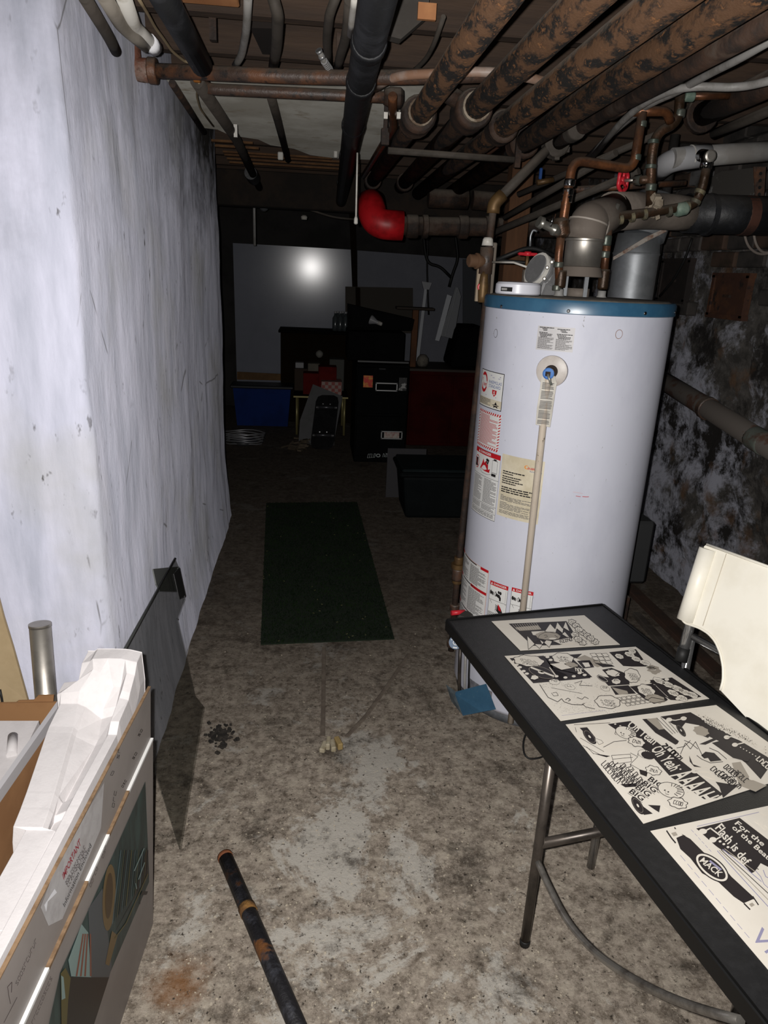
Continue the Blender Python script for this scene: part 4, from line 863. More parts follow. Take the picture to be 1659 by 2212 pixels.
def scrawl(p, o, u, v, n, m, lv, seed=0, th=.26):
    """n unreadable hand-drawn letter strokes along u, height v"""
    r_ = random.Random(seed); L = math.hypot(*u); H = math.hypot(*v); w = min(L/n, H)*th
    for i in range(n):
        def q(x, y): x = (i+.12+.7*x)/n; return (o[0]+u[0]*x+v[0]*y, o[1]+u[1]*x+v[1]*y)
        k = r_.choice(('l', 'n', 'o', 'e', 'z'))
        S = {'l': [(0, 1), (0, 0), (1, 0)], 'n': [(0, 0), (0, 1), (1, .6), (1, 0)], 'o': [(0, 0), (0, 1), (1, 1), (1, 0), (0, 0)], 'e': [(1, 1), (0, 1), (0, 0), (1, 0)], 'z': [(0, 1), (1, .9), (0, .1), (1, 0)]}[k]
        p.line([q(x, y) for x, y in S], w, m, lv)
# --- poster 1, farthest, small: jagged bursts
t, p = poster('smallest comic poster at the far end, with jagged white bursts', [(1062, 1342), (1262, 1329), (1339, 1392), (1124, 1405)])
f = zt(1050, 1310, 300/1659)
p.poly(f([(270, 205), (960, 175), (1060, 330), (1000, 420), (880, 460), (560, 470), (480, 400)]), INKP, 0)
p.poly(f([(345, 250), (620, 225), (660, 275), (400, 292)]), INKS, 1)
for i in range(11): p.line(f([(315+i*28, 212-i*1.5), (375+i*28, 285-i*1.5)]), .5, POST, 2)
for q in ([(700, 300), (765, 205), (825, 270), (850, 185), (915, 265), (950, 175), (1000, 300), (925, 255), (915, 320), (845, 265), (830, 320)], [(490, 350), (575, 430), (640, 400), (670, 455), (720, 400), (790, 415), (755, 490), (690, 430), (640, 505), (580, 450), (505, 515)], [(905, 330), (940, 300), (1000, 370), (960, 365)]):
    p.poly(f(q), POST, 2); p.line(f(q+q[:1]), 1.1, INKP, 3)
p.poly(f([(540, 300), (740, 290), (620, 350), (560, 340)]), POST, 1)
blob(p, *f([(740, 350)])[0], 27, 9, .05, INKS, 3, 22, .05, 2); p.line(f([(610, 395), (640, 340), (700, 310), (800, 305), (880, 320), (930, 370), (900, 395), (610, 400)]), .8, INKP, 4)
p.line(f([(690, 345), (720, 340), (735, 360), (700, 372)]), .8, INKP, 5); p.line(f([(820, 345), (860, 370)]), 1, INKP, 5); p.ell(*f([(795, 385)])[0], 8, 2.2, POST, 5); p.line(f([(840, 310), (930, 385)]), 1.2, INKP, 5)
p.poly(f([(800, 410), (1010, 370), (1060, 440), (890, 450)]), POST, 4); scrawl(p, *f([(890, 440)]), (26, -6), (-3, -6), 5, INKP, 5, 3)
for i, (cx, cy) in enumerate([(1030, 190), (1075, 230), (1110, 275), (1150, 310), (1060, 340), (1100, 390), (1150, 430), (1210, 350), (1250, 380), (1300, 420)]):
    x, y = f([(cx, cy)])[0]; blob(p, x, y, 9.5, 6.5, .3, INKP, 6+2*(i % 3), 16, .2, i); blob(p, x, y, 8, 5.2, .3, POST, 7+2*(i % 3), 16, .2, i); scrawl(p, (x-4, y+1), (8, 3), (1, -4), 2, INKP, 13, i, .16)
p.build('poster_print', t)
# --- poster 2: panels with record, beat machine and bubbles
t, p = poster('second comic poster from the far end, with small panels and a record', [(1090, 1417), (1373, 1397), (1532, 1509), (1211, 1557)])
f = zt(1080, 1390, 460/1659)
p.poly(f([(75, 115), (340, 95), (420, 190), (700, 255), (705, 270), (260, 310)]), INKP, 0); p.poly(f([(345, 100), (530, 85), (720, 262), (460, 285)]), INKP, 0)
def bub(cx, cy, rx, ry, seed, rows=3, n=5, ang=.08):
    x, y = f([(cx, cy)])[0]; s = 460/1659; blob(p, x, y, rx*s*1.06, ry*s*1.1, ang, INKP, 2, 26, .07, seed); blob(p, x, y, rx*s, ry*s, ang, POST, 3, 26, .07, seed)
    for r in range(rows):
        o = (x-rx*s*.62+r*2.6, y-ry*s*.45+r*ry*s*1.15/rows+ry*s*.22); scrawl(p, o, (rx*s*1.15, rx*s*.14), (ry*s*.1, -ry*s*.62/rows), n, INKP, 5, seed*7+r)
bub(225, 135, 115, 40, 1); bub(490, 115, 80, 40, 2, 3, 4)
for cx, cy in ((110, 140), (130, 165), (155, 185), (185, 215), (210, 235), (370, 105), (395, 128), (440, 255), (510, 265), (575, 255), (660, 245), (620, 230)): p.ell(*f([(cx, cy)])[0], 4.5, 2.6, POST, 1, 10)
p.ell(*f([(325, 225)])[0], 30, 12, INKP, 4, 26, .3); p.ell(*f([(325, 225)])[0], 29, 11.3, INKS, 5, 26, .3); p.ell(*f([(325, 225)])[0], 28, 10.8, INKP, 6, 26, .3); p.ell(*f([(322, 225)])[0], 7.5, 3.2, POST, 7, 16, .2)
p.line(f([(240, 185), (420, 255)]), 3.5, POST, 7); p.poly(f([(250, 250), (290, 245), (300, 270), (270, 282), (240, 275)]), POST, 6); p.line(f([(385, 185), (440, 255)]), 2, POST, 6); p.poly(f([(390, 160), (480, 150), (560, 190), (480, 205)]), POST, 3); blob(p, *f([(560, 165)])[0], 14, 5, .2, INKS, 4, 14, .1, 4)
scrawl(p, *f([(590, 215)]), (18, 4), (-2, -8), 3, POST, 4, 8); p.line(f([(470, 200), (600, 180)]), 1, POST, 4)
p.poly(f([(530, 88), (640, 80), (600, 115), (560, 112)]), INKP, 1); p.poly(f([(600, 135), (700, 130), (735, 185), (650, 195)]), INKP, 1); p.poly(f([(640, 150), (690, 148), (705, 180), (665, 185)]), POST, 2); p.poly(f([(660, 90), (830, 165), (760, 185), (590, 115)]), INKS, 1)
for i in range(9):
    x, y = 700+(i % 3)*45+(i//3)*14, 78+(i//3)*28; p.line(f([(x, y), (x+40, y-3), (x+62, y+22), (x+22, y+26), (x, y)]), .7, INKP, 2)
p.poly(f([(740, 150), (870, 165), (895, 180), (800, 185)]), INKP, 2)
p.poly(f([(850, 68), (1060, 45), (1110, 115), (1160, 190), (960, 175)]), INKP, 0)
for i, (cx, cy, rx) in enumerate([(930, 100, 34), (1010, 85, 40), (1060, 120, 36), (1130, 150, 44), (1180, 190, 40), (1030, 60, 30)]): bub(cx, cy, rx, 17, 11+i, 2, 3, .3)
p.poly(f([(740, 215), (870, 190), (1000, 240), (1010, 320), (845, 330)]), INKP, 0); p.ell(*f([(800, 275)])[0], 14, 5, INKP, 4, 20, .5); p.ell(*f([(800, 275)])[0], 12.5, 4, POST, 5, 20, .5); p.ell(*f([(800, 275)])[0], 11.5, 3.4, INKP, 6, 20, .5)
p.poly(f([(720, 215), (780, 190), (830, 240), (850, 265), (790, 255)]), POST, 3); blob(p, *f([(880, 230)])[0], 15, 7, .2, POST, 3, 16, .1, 3); p.line(f([(840, 210), (880, 200), (930, 225), (900, 250)]), 1.1, INKP, 6); bub(905, 295, 34, 20, 21, 1, 2); bub(1030, 250, 60, 50, 22, 4, 4, .5)
p.poly(f([(1000, 180), (1140, 180), (1230, 260), (1130, 240)]), POST, 1); blob(p, *f([(1200, 205)])[0], 16, 9, .4, INKS, 3, 16, .2, 9)
p.poly(f([(1130, 290), (1340, 265), (1570, 415), (1420, 445), (1330, 440), (1230, 330)]), INKP, 0)
for i, (cx, cy, rx) in enumerate([(1240, 290, 50), (1310, 320, 48), (1380, 350, 52), (1440, 380, 50), (1500, 400, 44), (1350, 385, 46), (1420, 425, 44)]): bub(cx, cy, rx, 20, 31+i, 2, 4, .4)
for cx, cy in ((1155, 295), (1240, 240), (1385, 430), (1300, 280)): p.ell(*f([(cx, cy)])[0], 5, 3, POST, 7, 12)
p.poly(f([(1190, 320), (1240, 330), (1330, 440), (1260, 400)]), INKP, 2); p.line(f([(1215, 330), (1310, 420)]), .7, POST, 3)
for i in range(15):
    c_, r = i % 5, i//5; x, y = 905+c_*38+r*34, 425+r*22-c_*6; p.line(f([(x, y), (x+30, y-5), (x+48, y+14), (x+18, y+19), (x, y)]), .9, INKP, 2)
p.poly(f([(1010, 335), (1190, 312), (1310, 440), (1200, 470), (1120, 430)]), INKP, 0); p.poly(f([(860, 335), (1000, 325), (1060, 390), (900, 400)]), INKP, 0); bub(1140, 365, 70, 40, 41, 3, 5, .4); p.poly(f([(870, 340), (990, 370), (1000, 390), (930, 400)]), INKS, 1); blob(p, *f([(1210, 430)])[0], 22, 9, .2, INKS, 3, 18, .1, 5); p.line(f([(1150, 440), (1180, 420), (1240, 430), (1300, 445), (1200, 465)]), 1.2, INKP, 5)
# the big profile panel: stippled ground, contour of a cap and face
r_ = random.Random(5)
for i in range(620):
    x = r_.uniform(300, 930); y = r_.uniform(300, 545)
    lo = 300+(y-310)*.7; hi = 770+(y-300)*.75
    if lo < x < hi and (y > 455 or y < 345 or r_.random() < .12) and not (740 < x and 405 < y < 510): p.ell(*f([(x, y)])[0], .55, .4, INKP, 1, 5)
p.line(f([(310, 320), (345, 375), (375, 420), (450, 455), (480, 430), (500, 455), (560, 475), (640, 478), (660, 465)]), 1.4, INKP, 3); p.line(f([(410, 385), (440, 380), (455, 405), (420, 410), (400, 385)]), 1.0, INKP, 3); p.line(f([(510, 440), (530, 425), (550, 440), (530, 450)]), 1.4, INKP, 3)
p.line(f([(400, 345), (480, 360), (560, 375), (640, 390)]), .8, INKP, 3); p.line(f([(600, 420), (640, 435), (660, 415), (690, 430)]), 1.2, INKP, 3); p.line(f([(640, 470), (670, 495), (740, 510)]), 1.2, INKP, 3); p.line(f([(580, 310), (640, 290), (620, 325), (720, 330)]), 1, INKP, 3)
bub(425, 298, 42, 20, 51, 1, 2); bub(545, 338, 40, 18, 52, 1, 2, .3); bub(820, 350, 36, 18, 53, 1, 2, .3); bub(840, 455, 95, 48, 54, 3, 4, .1)
p.line(f([(480, 562), (820, 520)]), .6, INKL, 1)
p.build('poster_print', t)
# --- poster 3: shouting letters
t, p = poster('third comic poster, with OH YEAH lettering and a big open mouth', [(1222, 1565), (1547, 1523), (1745, 1665), (1390, 1779)])
f = zt(1210, 1510, 449/1659)
p.poly(f([(380, 200), (560, 175), (1050, 560), (1300, 760), (1250, 790), (1150, 800), (880, 620), (700, 420)]), INKP, 0)
for body, o, u, v_ in (('Oh Yeah', (525, 218), (215, 150), (58, -52)), ('Oh Yeah', (715, 402), (165, 178), (95, -38)), ('AAAAH', (868, 612), (240, 222), (165, -62))):
    k = 449/1659; p.text(body, f([o])[0], (u[0]*k, u[1]*k), (v_[0]*k, v_[1]*k), POST, 2, True)
p.poly(f([(245, 230), (380, 205), (470, 260), (560, 330), (540, 380), (350, 390)]), POST, 1); p.line(f([(345, 385), (430, 340), (530, 330)]), 1.2, INKP, 3)
def head(cx, cy, r, ang=.3):
    x, y = f([(cx, cy)])[0]; k = 449/1659
    p.ell(x, y, r*k*1.0, r*k*.55, INKP, 4, 22, ang); p.ell(x, y, r*k*.95, r*k*.51, POST, 5, 22, ang)
    for i in range(8): a = -1.5+i*.36; p.line([(x+r*k*.45*math.cos(a), y+r*k*.28*math.sin(a)), (x+r*k*.92*math.cos(a), y+r*k*.5*math.sin(a))], 1.5, INKP, 6)
    for dx, dy in ((-.45, .0), (-.2, .12)): p.ell(x+dx*r*k, y+dy*r*k, r*k*.07, r*k*.05, INKP, 6, 8)
    p.line([(x-.42*r*k, y+.25*r*k), (x-.15*r*k, y+.32*r*k)], 1, INKP, 6); p.line([(x-.35*r*k, y+.08*r*k), (x-.42*r*k, y+.17*r*k)], .8, INKP, 6); p.line([(x-.95*r*k, y-.1*r*k), (x-1.0*r*k, y+.12*r*k), (x-.85*r*k, y+.2*r*k)], 1, INKP, 6)
head(525, 268, 88); head(885, 728, 110); head(680, 440, 62)
p.ell(*f([(700, 450)])[0], 15, 8, INKP, 7, 16, .3)
for cx, cy, rx, s_ in ((610, 340, 64, 1), (745, 570, 60, 2), (940, 830, 72, 3)):
    x, y = f([(cx, cy)])[0]; k = 449/1659; blob(p, x, y, rx*k*1.1, rx*k*.62, .25, INKP, 7, 24, .12, s_); blob(p, x, y, rx*k, rx*k*.54, .25, POST, 8, 24, .12, s_); scrawl(p, (x-rx*k*.55, y+1), (rx*k*1.05, rx*k*.3), (rx*k*.12, -rx*k*.38), 4, INKP, 9, s_+60)
def disc(cx, cy, rx, ry, ang):
    x, y = f([(cx, cy)])[0]; k = 449/1659; p.ell(x, y, rx*k, ry*k, INKP, 4, 24, ang); p.ell(x, y, rx*k*.8, ry*k*.8, INKS, 5, 24, ang); p.ell(x, y, rx*k*.77, ry*k*.77, INKP, 6, 24, ang); p.ell(x, y, rx*k*.2, ry*k*.2, POST, 7, 12, ang)
disc(235, 300, 75, 32, .85); disc(620, 850, 82, 34, 1.0); disc(965, 250, 60, 22, .95)
p.poly(f([(155, 230), (215, 225), (300, 330), (280, 360)]), INKP, 1); p.poly(f([(640, 840), (740, 915), (670, 925), (600, 850)]), INKP, 2); p.poly(f([(700, 845), (800, 850), (790, 905), (750, 880)]), INKP, 4); p.poly(f([(790, 800), (880, 800), (870, 885), (830, 860)]), POST, 3)
p.poly(f([(280, 300), (330, 320), (350, 350), (310, 370), (285, 340)]), POST, 8); p.line(f([(285, 315), (330, 330), (345, 350), (310, 365), (290, 335)]), .7, INKP, 9)
for a, c_ in (((120, 225), (130, 265)), ((160, 310), (350, 420)), ((180, 370), (330, 450)), ((210, 380), (270, 440)), ((110, 205), (400, 190))): p.line(f([a, c_]), .9, INKP, 2)
p.poly(f([(250, 430), (400, 455), (370, 465)]), INKP, 2); p.line(f([(410, 450), (560, 440), (570, 500), (430, 520), (410, 450)]), 1, INKP, 2); p.line(f([(420, 480), (580, 465)]), 1, INKP, 2); p.line(f([(560, 430), (620, 460), (560, 520), (630, 560)]), 1, INKP, 2); p.poly(f([(630, 560), (700, 580), (690, 620), (640, 600)]), INKP, 3)
for i in range(5): # bubble of black hand lettering at left
    scrawl(p, *f([(325+i*48, 520+i*8)]), (36, 43), (11, -9), 8, INKP, 3, 70+i, .24)
p.poly(f([(480, 680), (620, 670), (600, 700), (520, 705)]), INKP, 3)
for i in range(4): # BIG BIG BIG BIG
    o = f([(545+i*50, 745-i*33)])[0]; p.text('BIG', o, (29, 19), (9, -8), INKP, 3, True); p.line([(o[0]-1.5, o[1]+1.5), (o[0]+30, o[1]+22)], .9, INKP, 3)
for cx, cy in ((440, 200), (480, 215), (905, 520), (930, 545), (700, 600), (960, 560), (1000, 590)): p.ell(*f([(cx, cy)])[0], 2.4, 1.6, POST, 1, 8)
p.poly(f([(655, 160), (740, 155), (900, 300), (960, 345), (920, 365), (760, 270)]), INKP, 1); p.poly(f([(690, 160), (770, 150), (830, 240), (790, 245)]), INKS, 2)
for i in range(3): p.line(f([(770+i*32, 150-i*3), (900+i*20, 280-i*6)]), 1.1, INKP, 2)
p.poly(f([(800, 140), (1040, 105), (1500, 370), (1650, 460), (1700, 500), (1600, 640), (1480, 510), (1250, 340), (1130, 290), (900, 200)]), INKP, 0)
p.poly(f([(1000, 190), (1110, 210), (1150, 285), (1050, 300), (960, 240)]), POST, 2); blob(p, *f([(1125, 255)])[0], 17, 10, .3, INKS, 4, 16, .1, 6)
for cx, cy in ((870, 165), (985, 155), (1330, 305), (1395, 365)): p.ell(*f([(cx, cy)])[0], 6.5, 4.4, POST, 3, 14)
p.line(f([(870, 165), (920, 170), (1010, 150), (985, 155)]), 2, POST, 3); p.line(f([(1330, 305), (1370, 300), (1480, 345), (1400, 365)]), 2.6, POST, 3)
for i in range(6): p.ell(*f([(1440+i*24, 385+i*14)])[0], 1.6, 1.1, POST, 3, 8)
for r in range(7):
    for k in range(4):
        x, y = 1075+r*62+k*26, 110+r*30-k*6+k*30
        if y < 80+(x-1050)*.62+60: scrawl(p, *f([(x, y)]), (15, 9), (3, -5), 3, POST, 2, 90+r*5+k, .26)
p.poly(f([(920, 385), (970, 300), (1040, 300), (1130, 370), (1190, 300), (1340, 370), (1380, 460), (1290, 520), (1100, 555), (1000, 500), (950, 430)]), POST, 3)
p.poly(f([(1125, 450), (1160, 420), (1230, 430), (1290, 490), (1200, 500), (1180, 470), (1150, 475)]), INKP, 5); p.poly(f([(1030, 450), (1060, 520), (1130, 545), (1070, 540), (1035, 500)]), INKP, 5)
for q in ([(960, 440), (1000, 350), (1040, 400), (1080, 340), (1120, 420), (1140, 460)], [(930, 390), (990, 380), (1040, 330)], [(1090, 450), (1130, 480), (1200, 510), (1300, 500)], [(1190, 390), (1260, 420), (1330, 480)], [(990, 330), (1040, 350), (1100, 400)]): p.line(f(q), 1.3, INKP, 5)
p.poly(f([(1210, 350), (1290, 330), (1520, 470), (1500, 500), (1380, 470)]), INKP, 4); p.poly(f([(1110, 360), (1230, 310), (1260, 320), (1160, 365)]), INKP, 5)
for i, (x, y, n_) in enumerate([(805, 375, 3), (870, 430, 4), (1195, 560, 5), (1260, 600, 4), (1330, 640, 5), (1300, 545, 5), (1380, 590, 5), (1560, 480, 4), (1600, 400, 3)]): scrawl(p, *f([(x, y)]), (26, 22), (9, -7), n_, INKP if i not in (7, 8, 9, 10) else POST, 5, 130+i, .3)
p.poly(f([(1240, 660), (1420, 690), (1300, 790), (1270, 700)]), INKP, 1); p.poly(f([(1370, 510), (1440, 500), (1520, 640), (1650, 690), (1560, 740), (1430, 690)]), INKS, 1); p.ell(*f([(1535, 630)])[0], 8, 5, POST, 6, 14); p.ell(*f([(1075, 575)])[0], 8, 5, POST, 4, 14); p.line(f([(1075, 575), (1190, 580), (1240, 640), (1130, 610)]), 1.2, POST, 4)
p.build('poster_print', t)
# --- poster 4: nearest, with the oval sleeve badge
t, p = poster('nearest comic poster, with a dark sleeve bearing a white oval badge', [(1405, 1795), (1700, 1732), (1960, 1940), (1745, 2195)])
f = zt(1390, 1720, 269/1488)
p.poly(f([(390, 490), (460, 455), (560, 510), (720, 670), (900, 780), (1050, 960), (1180, 1080), (1300, 1190), (1320, 1230), (1200, 1280), (1080, 1200), (900, 1030), (700, 920), (560, 740), (440, 630)]), INKP, 0)
p.line(f([(275, 410), (335, 500), (385, 560)]), 3, INKP, 1); p.line(f([(370, 372), (420, 440), (500, 480)]), 2.6, INKP, 1); p.line(f([(1200, 1280), (1275, 1355)]), 3, INKP, 1); p.line(f([(1305, 1195), (1375, 1300)]), 2.6, INKP, 1)
p.poly(f([(300, 425), (390, 390), (470, 465), (375, 505)]), POST, 2); p.poly(f([(330, 440), (385, 425), (410, 465), (360, 480)]), INKS, 3); p.poly(f([(1205, 1275), (1310, 1230), (1365, 1300), (1285, 1340)]), POST, 2); p.poly(f([(1260, 1290), (1300, 1270), (1330, 1300), (1290, 1325)]), INKS, 3)
cx, cy = f([(818, 852)])[0]; k = 269/1488
p.ell(cx, cy, 245*k, 118*k, INKP, 3, 36, .68); p.ell(cx, cy, 228*k, 104*k, POST, 4, 36, .68); p.ell(cx, cy, 200*k, 82*k, INKP, 5, 36, .68)
o = f([(665, 778)])[0]; p.text('MACK', o, (235*k, 190*k), (58*k, -50*k), POST, 6, True); p.line(f([(790, 770), (930, 880)]), 4, INKL, 6)
p.poly(f([(630, 385), (1150, 258), (1490, 520), (1900, 900), (1800, 1000), (1400, 800), (1330, 900), (1290, 920), (1150, 760), (900, 620), (860, 590)]), INKP, 0)
for body, o, e, h in (('Flash is def', (850, 385), (1210, 835), 108), ('For the', (1085, 330), (1420, 600), 60), ('of the Beat', (1050, 380), (1480, 760), 60)):
    q0 = f([o])[0]; q1 = f([e])[0]; p.text(body, q0, (q1[0]-q0[0], q1[1]-q0[1]), (h*k*.8, -h*k*.62), POST, 2, True)
for q in ([(690, 440), (800, 380), (930, 480), (860, 520)],): p.line(f(q), 3, POST, 2)
p.ell(*f([(710, 420)])[0], 9, 6, POST, 3, 14); p.ell(*f([(830, 520)])[0], 8, 6, POST, 3, 14)
for x, y in ((915, 540), (960, 572), (1010, 608)): p.ell(*f([(x, y)])[0], 3.2, 2.4, POST, 3, 10)
p.poly(f([(1200, 250), (1240, 240), (1700, 640), (1700, 700)]), POST, 3); p.text('BIG', f([(1330, 300)])[0], (22, 18), (7, -6), POST, 4, True); p.ell(*f([(1460, 185)])[0], 9, 7, POST, 4, 14)
for i in range(6): p.line(f([(880+i*22, 650-i*6), (1500+i*22, 1330-i*60)]), 1.6, [INKL, INKS, INKP][i % 3], 1)
p.poly(f([(1330, 900), (1450, 840), (1700, 1000), (1700, 1300), (1430, 1050)]), POST, 3); p.line(f([(1340, 890), (1400, 960), (1440, 1050), (1600, 1200)]), 1.4, INKL, 4); p.line(f([(1430, 880), (1460, 960), (1560, 1010)]), 1.6, INKL, 4)
for i in range(10): p.line(f([(440+i*85, 705+i*102), (500+i*85, 775+i*102)]), 1.1, INKL, 1)
for i in range(6): p.line(f([(570+i*42, 400+i*46), (600+i*42, 432+i*46)]), .9, INKL, 1)
p.text('Vis', f([(1250, 1660)])[0], (60, 62), (30, -18), INKL, 2); p.line(f([(640, 360), (1380, 190)]), 1.2, INKL, 1)
p.build('poster_print', t)

# ------------------------------------------------------------------ cream sling chair tucked in at the far side
CH = thing('sling_chair', 'cream leather sling chair with chrome tube frame beside the table', 'chair', V(1.12, 1.28, 0), None)
ya = 1.50                                   # the far back post
pA0, pA1 = aty(1533, 1182, ya+.02), aty(1473, 1418, ya-.04)     # top, bottom end of the far post
back = V(.16, -.40, 0)                      # from the far post to the near post
def off3(p, s): return p + back*s
post_d = (pA1-pA0).normalized()
fr = M('chair_chrome', '9c9c9c', 'b0b0b0', 10, rough=.16, metal=.85)
for s_ in (0, 1):
    MB().tube([off3(pA0, s_), off3(pA1, s_)], .0125, 16).build('back_post', fr, CH)
    MB().tube([off3(pA1, s_)-post_d*.022, off3(pA1, s_)+post_d*.012], .0145, 16).build('end_cap', RUBB, CH)
m0 = pA0+(pA1-pA0)*.80
MB().tube([m0+V(.01, -.01, 0), off3(m0, 1)], .009, 12).build('back_rail', fr, CH)
seat_f = V(-.2, -.08, 0)
for s_ in (0, 1):
    b0 = off3(pA1, s_)-post_d*.05; k0 = V(b0.x+.012, b0.y-.004, .40); k1 = k0+seat_f
    MB().tube([b0+V(.012, 0, -.0), k0, V(k0.x+.03, k0.y+.01, .012)], .0105, 12, .02).build('rear_leg', fr, CH)
    MB().tube([k0, k1, V(k1.x, k1.y, .012)], .0105, 12, .05).build('front_leg', fr, CH)
# the leather: sleeve on each post, back panel with cut-out corners, running down into the seat
nb = back.cross(pA0-pA1).normalized()
if nb.dot(CAM-pA0) < 0: nb = -nb
def LP(px, py, lift=0.0): return atplane(px, py, pA0+nb*(.016+lift), nb)
out = [(1521, 1180), (1527, 1176), (1659, 1224), (1800, 1276), (1800, 1700), (1640, 1580), (1556, 1491), (1562, 1470), (1562, 1440), (1556, 1410), (1545, 1385), (1530, 1368), (1510, 1356), (1480, 1346), (1473, 1338)]
pts = [LP(*q) for q in out]
B = MB(); B.slab(pts, nb, -.005); B.build('leather_back', LEATH, CH)
MB().tube([LP(1530, 1186), LP(1481, 1340)], .021, 18).build('post_sleeve', LEATH, CH)
MB().tube([LP(*q, .001) for q in out[1:4]], .0035, 8).build('top_piping', LEATH, CH)
MB().tube([LP(*q, .001) for q in out[6:15]], .003, 8, .01).build('edge_piping', LEATH, CH)
MB().tube([LP(1569, 1196, .004), LP(1518, 1352, .004)], .0008, 6).build('stitch_line', SEAM, CH)
s0 = off3(m0, .06); S = [V(s0.x-.01, s0.y, .44), V(s0.x-.01, s0.y, .44)+back*.9]; S2 = [q+seat_f*.95 for q in S[::-1]]
B = MB(); B.slab(S+S2, (0, 0, 1), .01); B.build('leather_seat', LEATH, CH)
# ------------------------------------------------------------------ packing clutter at the lower left
BX0 = V(-.354, 1.288, 0); BD = V(-.07, -.9975, 0).normalized(); BU = V(.033, .014, .62); BN = V(-1, .07, 0).normalized()   # along towards the viewer, up, depth
BFN = BD.cross(BU).normalized()
if BFN.dot(CAM-BX0) < 0: BFN = -BFN
def bxp(s, h, d=0.0): return BX0 + BD*s + BU*h + BN*d         # h in 0..1 of the box height
BXL, BXT = .92, .165
BX = thing('tv_box', 'open grey printed television carton with torn top in the left foreground', 'cardboard box', BX0+BD*BXL/2+BN*BXT/2)
def boxpanel(name, s0, s1, h0, h1, d0, d1, mat, par=BX):
    B = MB(); B.hexa([bxp(s0, h0, d0), bxp(s1, h0, d0), bxp(s1, h0, d1), bxp(s0, h0, d1), bxp(s0, h1, d0), bxp(s1, h1, d0), bxp(s1, h1, d1), bxp(s0, h1, d1)]); return B.build(name, mat, par)
front = boxpanel('front_panel', 0, BXL, 0, 1.0, 0, .005, CARDG)
boxpanel('front_panel_edge', -.0005, BXL, 1.0, 1.004, -.0004, .0055, CARDE, front)
boxpanel('lower_front_panel', 0, BXL, 0, .80, -.005, -.0005, CARDG)
boxpanel('back_panel', 0.0, BXL, 0, .99, BXT-.005, BXT, CARD); boxpanel('back_panel_liner', 0.0, BXL, .955, .993, BXT-.0056, BXT+.004, M('pale_board_edge', 'a5a3a5', rough=.5))
boxpanel('end_panel', -.003, .002, 0, .78, .005, BXT-.005, CARD); boxpanel('bottom_panel', 0, BXL, 0, .012, 0, BXT, CARD)
# torn paper edge between the two front layers: white and brown stretches
for s0, s1, m in ((0.0, .16, PAPER), (.16, .27, CARDE), (.27, .37, PAPER), (.37, .52, CARDE), (.52, .62, PAPER), (.62, BXL, M('torn_buff_paper', 'b59c80', rough=.9))):
    boxpanel('torn_edge', s0, s1, .797, .806, -.0058, .0, m, front)
# printing on the carton: pixel -> plane of the lower or upper layer
def bmap(d): return lambda x, y, lv: atplane(x, y, BX0+BN*d+BFN*(.0008+lv*.00035), BFN)
q = Print(bmap(-.005))
TEAL = M('print_dark_teal', '20302f', '2f4644', 30, rough=.45, st=(1, 1, .2)); OLIVE = M('print_olive', '57502a', rough=.45); BRN = M('print_brown', '6d5836', rough=.45); BLK = M('print_near_black', '1d1a19', rough=.45); AQUA = M('print_aqua', '7f9592', rough=.45); RDS = M('print_red_stripe', '7d4a3a', rough=.45); GRY = M('print_dusk_grey', '4b5054', rough=.45)
f = zt(0, 1820, 340/1659)
pic = [(314, 1688), (322, 1890), (322, 1905), (140, 2330), (80, 2330), (130, 2100), (200, 1945)]
q.poly(pic, TEAL, 0)
q.poly(f([(640, 1380), (750, 1420), (960, 1420), (1150, 1420), (900, 2200), (640, 2200)]), BLK, 1)
q.poly(f([(930, 700), (1080, 480), (1130, 900), (1180, 1300), (1150, 1420), (960, 1420)]), GRY, 1)
q.poly(f([(860, 860), (930, 950), (960, 1420), (750, 1410), (720, 1240)]), AQUA, 2)
for x in (0, 45, 90, 150): q.poly(f([(870+x*.5, 960), (885+x*.5, 965), (815+x, 1410), (798+x, 1410)]), RDS, 3)
q.poly(f([(640, 1380), (690, 1320), (745, 1430), (720, 1650), (700, 2000), (650, 2000)]), OLIVE, 2); q.poly(f([(645, 1400), (670, 1420), (690, 1640), (650, 1660)]), AQUA, 3)
ex, ey = f([(1150, 580)])[0]; q.ell(ex, ey, 14, 72, BRN, 2, 26, .05); q.ell(ex, ey-4, 8, 50, M('print_umber', '4a3820', rough=.45), 3, 20, .05)
q.poly(f([(1180, 930), (1240, 980), (1150, 1300), (1110, 1280)]), BRN, 2)
for i in range(16):
    x = 1215+i*22; q.line(f([(x+60-i*3, 80), (x-30+i*2, 860-i*32)]), .9 if i % 3 else 1.8, [M('print_steel_blue', '51666c', rough=.45), TEAL, OLIVE, BLK][i % 4], 2)
q.poly(f([(1550, 40), (1565, 330), (1180, 1000), (1400, 600)]), BLK, 1); q.line(f([(1560, 330), (1330, 850), (1210, 1010)]), 2.2, OLIVE, 3)
for a, c_ in (((1520, 60), (1415, 300)), ((1525, 210), (1460, 390)), ((1430, 430), (1440, 490))): q.line(f([a, c_]), 2, AQUA, 4)
q.poly(f([(1500, 510), (1560, 515), (1545, 550), (1480, 555)]), BLK, 4); q.line(f([(1490, 555), (1475, 650)]), 1, BLK, 4)
GINK = M('carton_print_grey', '4a4040', rough=.6)
for pts, n_ in (((330, 1900, 540, 1400), 10), ((1070, 150, 1115, 20), 3), ((940, 455, 1020, 245), 5)):
    (x0, y0), (x1, y1) = f([(pts[0], pts[1])])[0], f([(pts[2], pts[3])])[0]; scrawl(q, (x0, y0), (x1-x0, y1-y0), (3.0, 4.6), n_, GINK, 1, int(x0), .14)
for x, y, n_ in ((262, 1700, 3), (285, 1640, 2), (297, 1590, 2)): scrawl(q, (x, y), (9, -17), (3, 2), n_, INK, 1, x, .2)
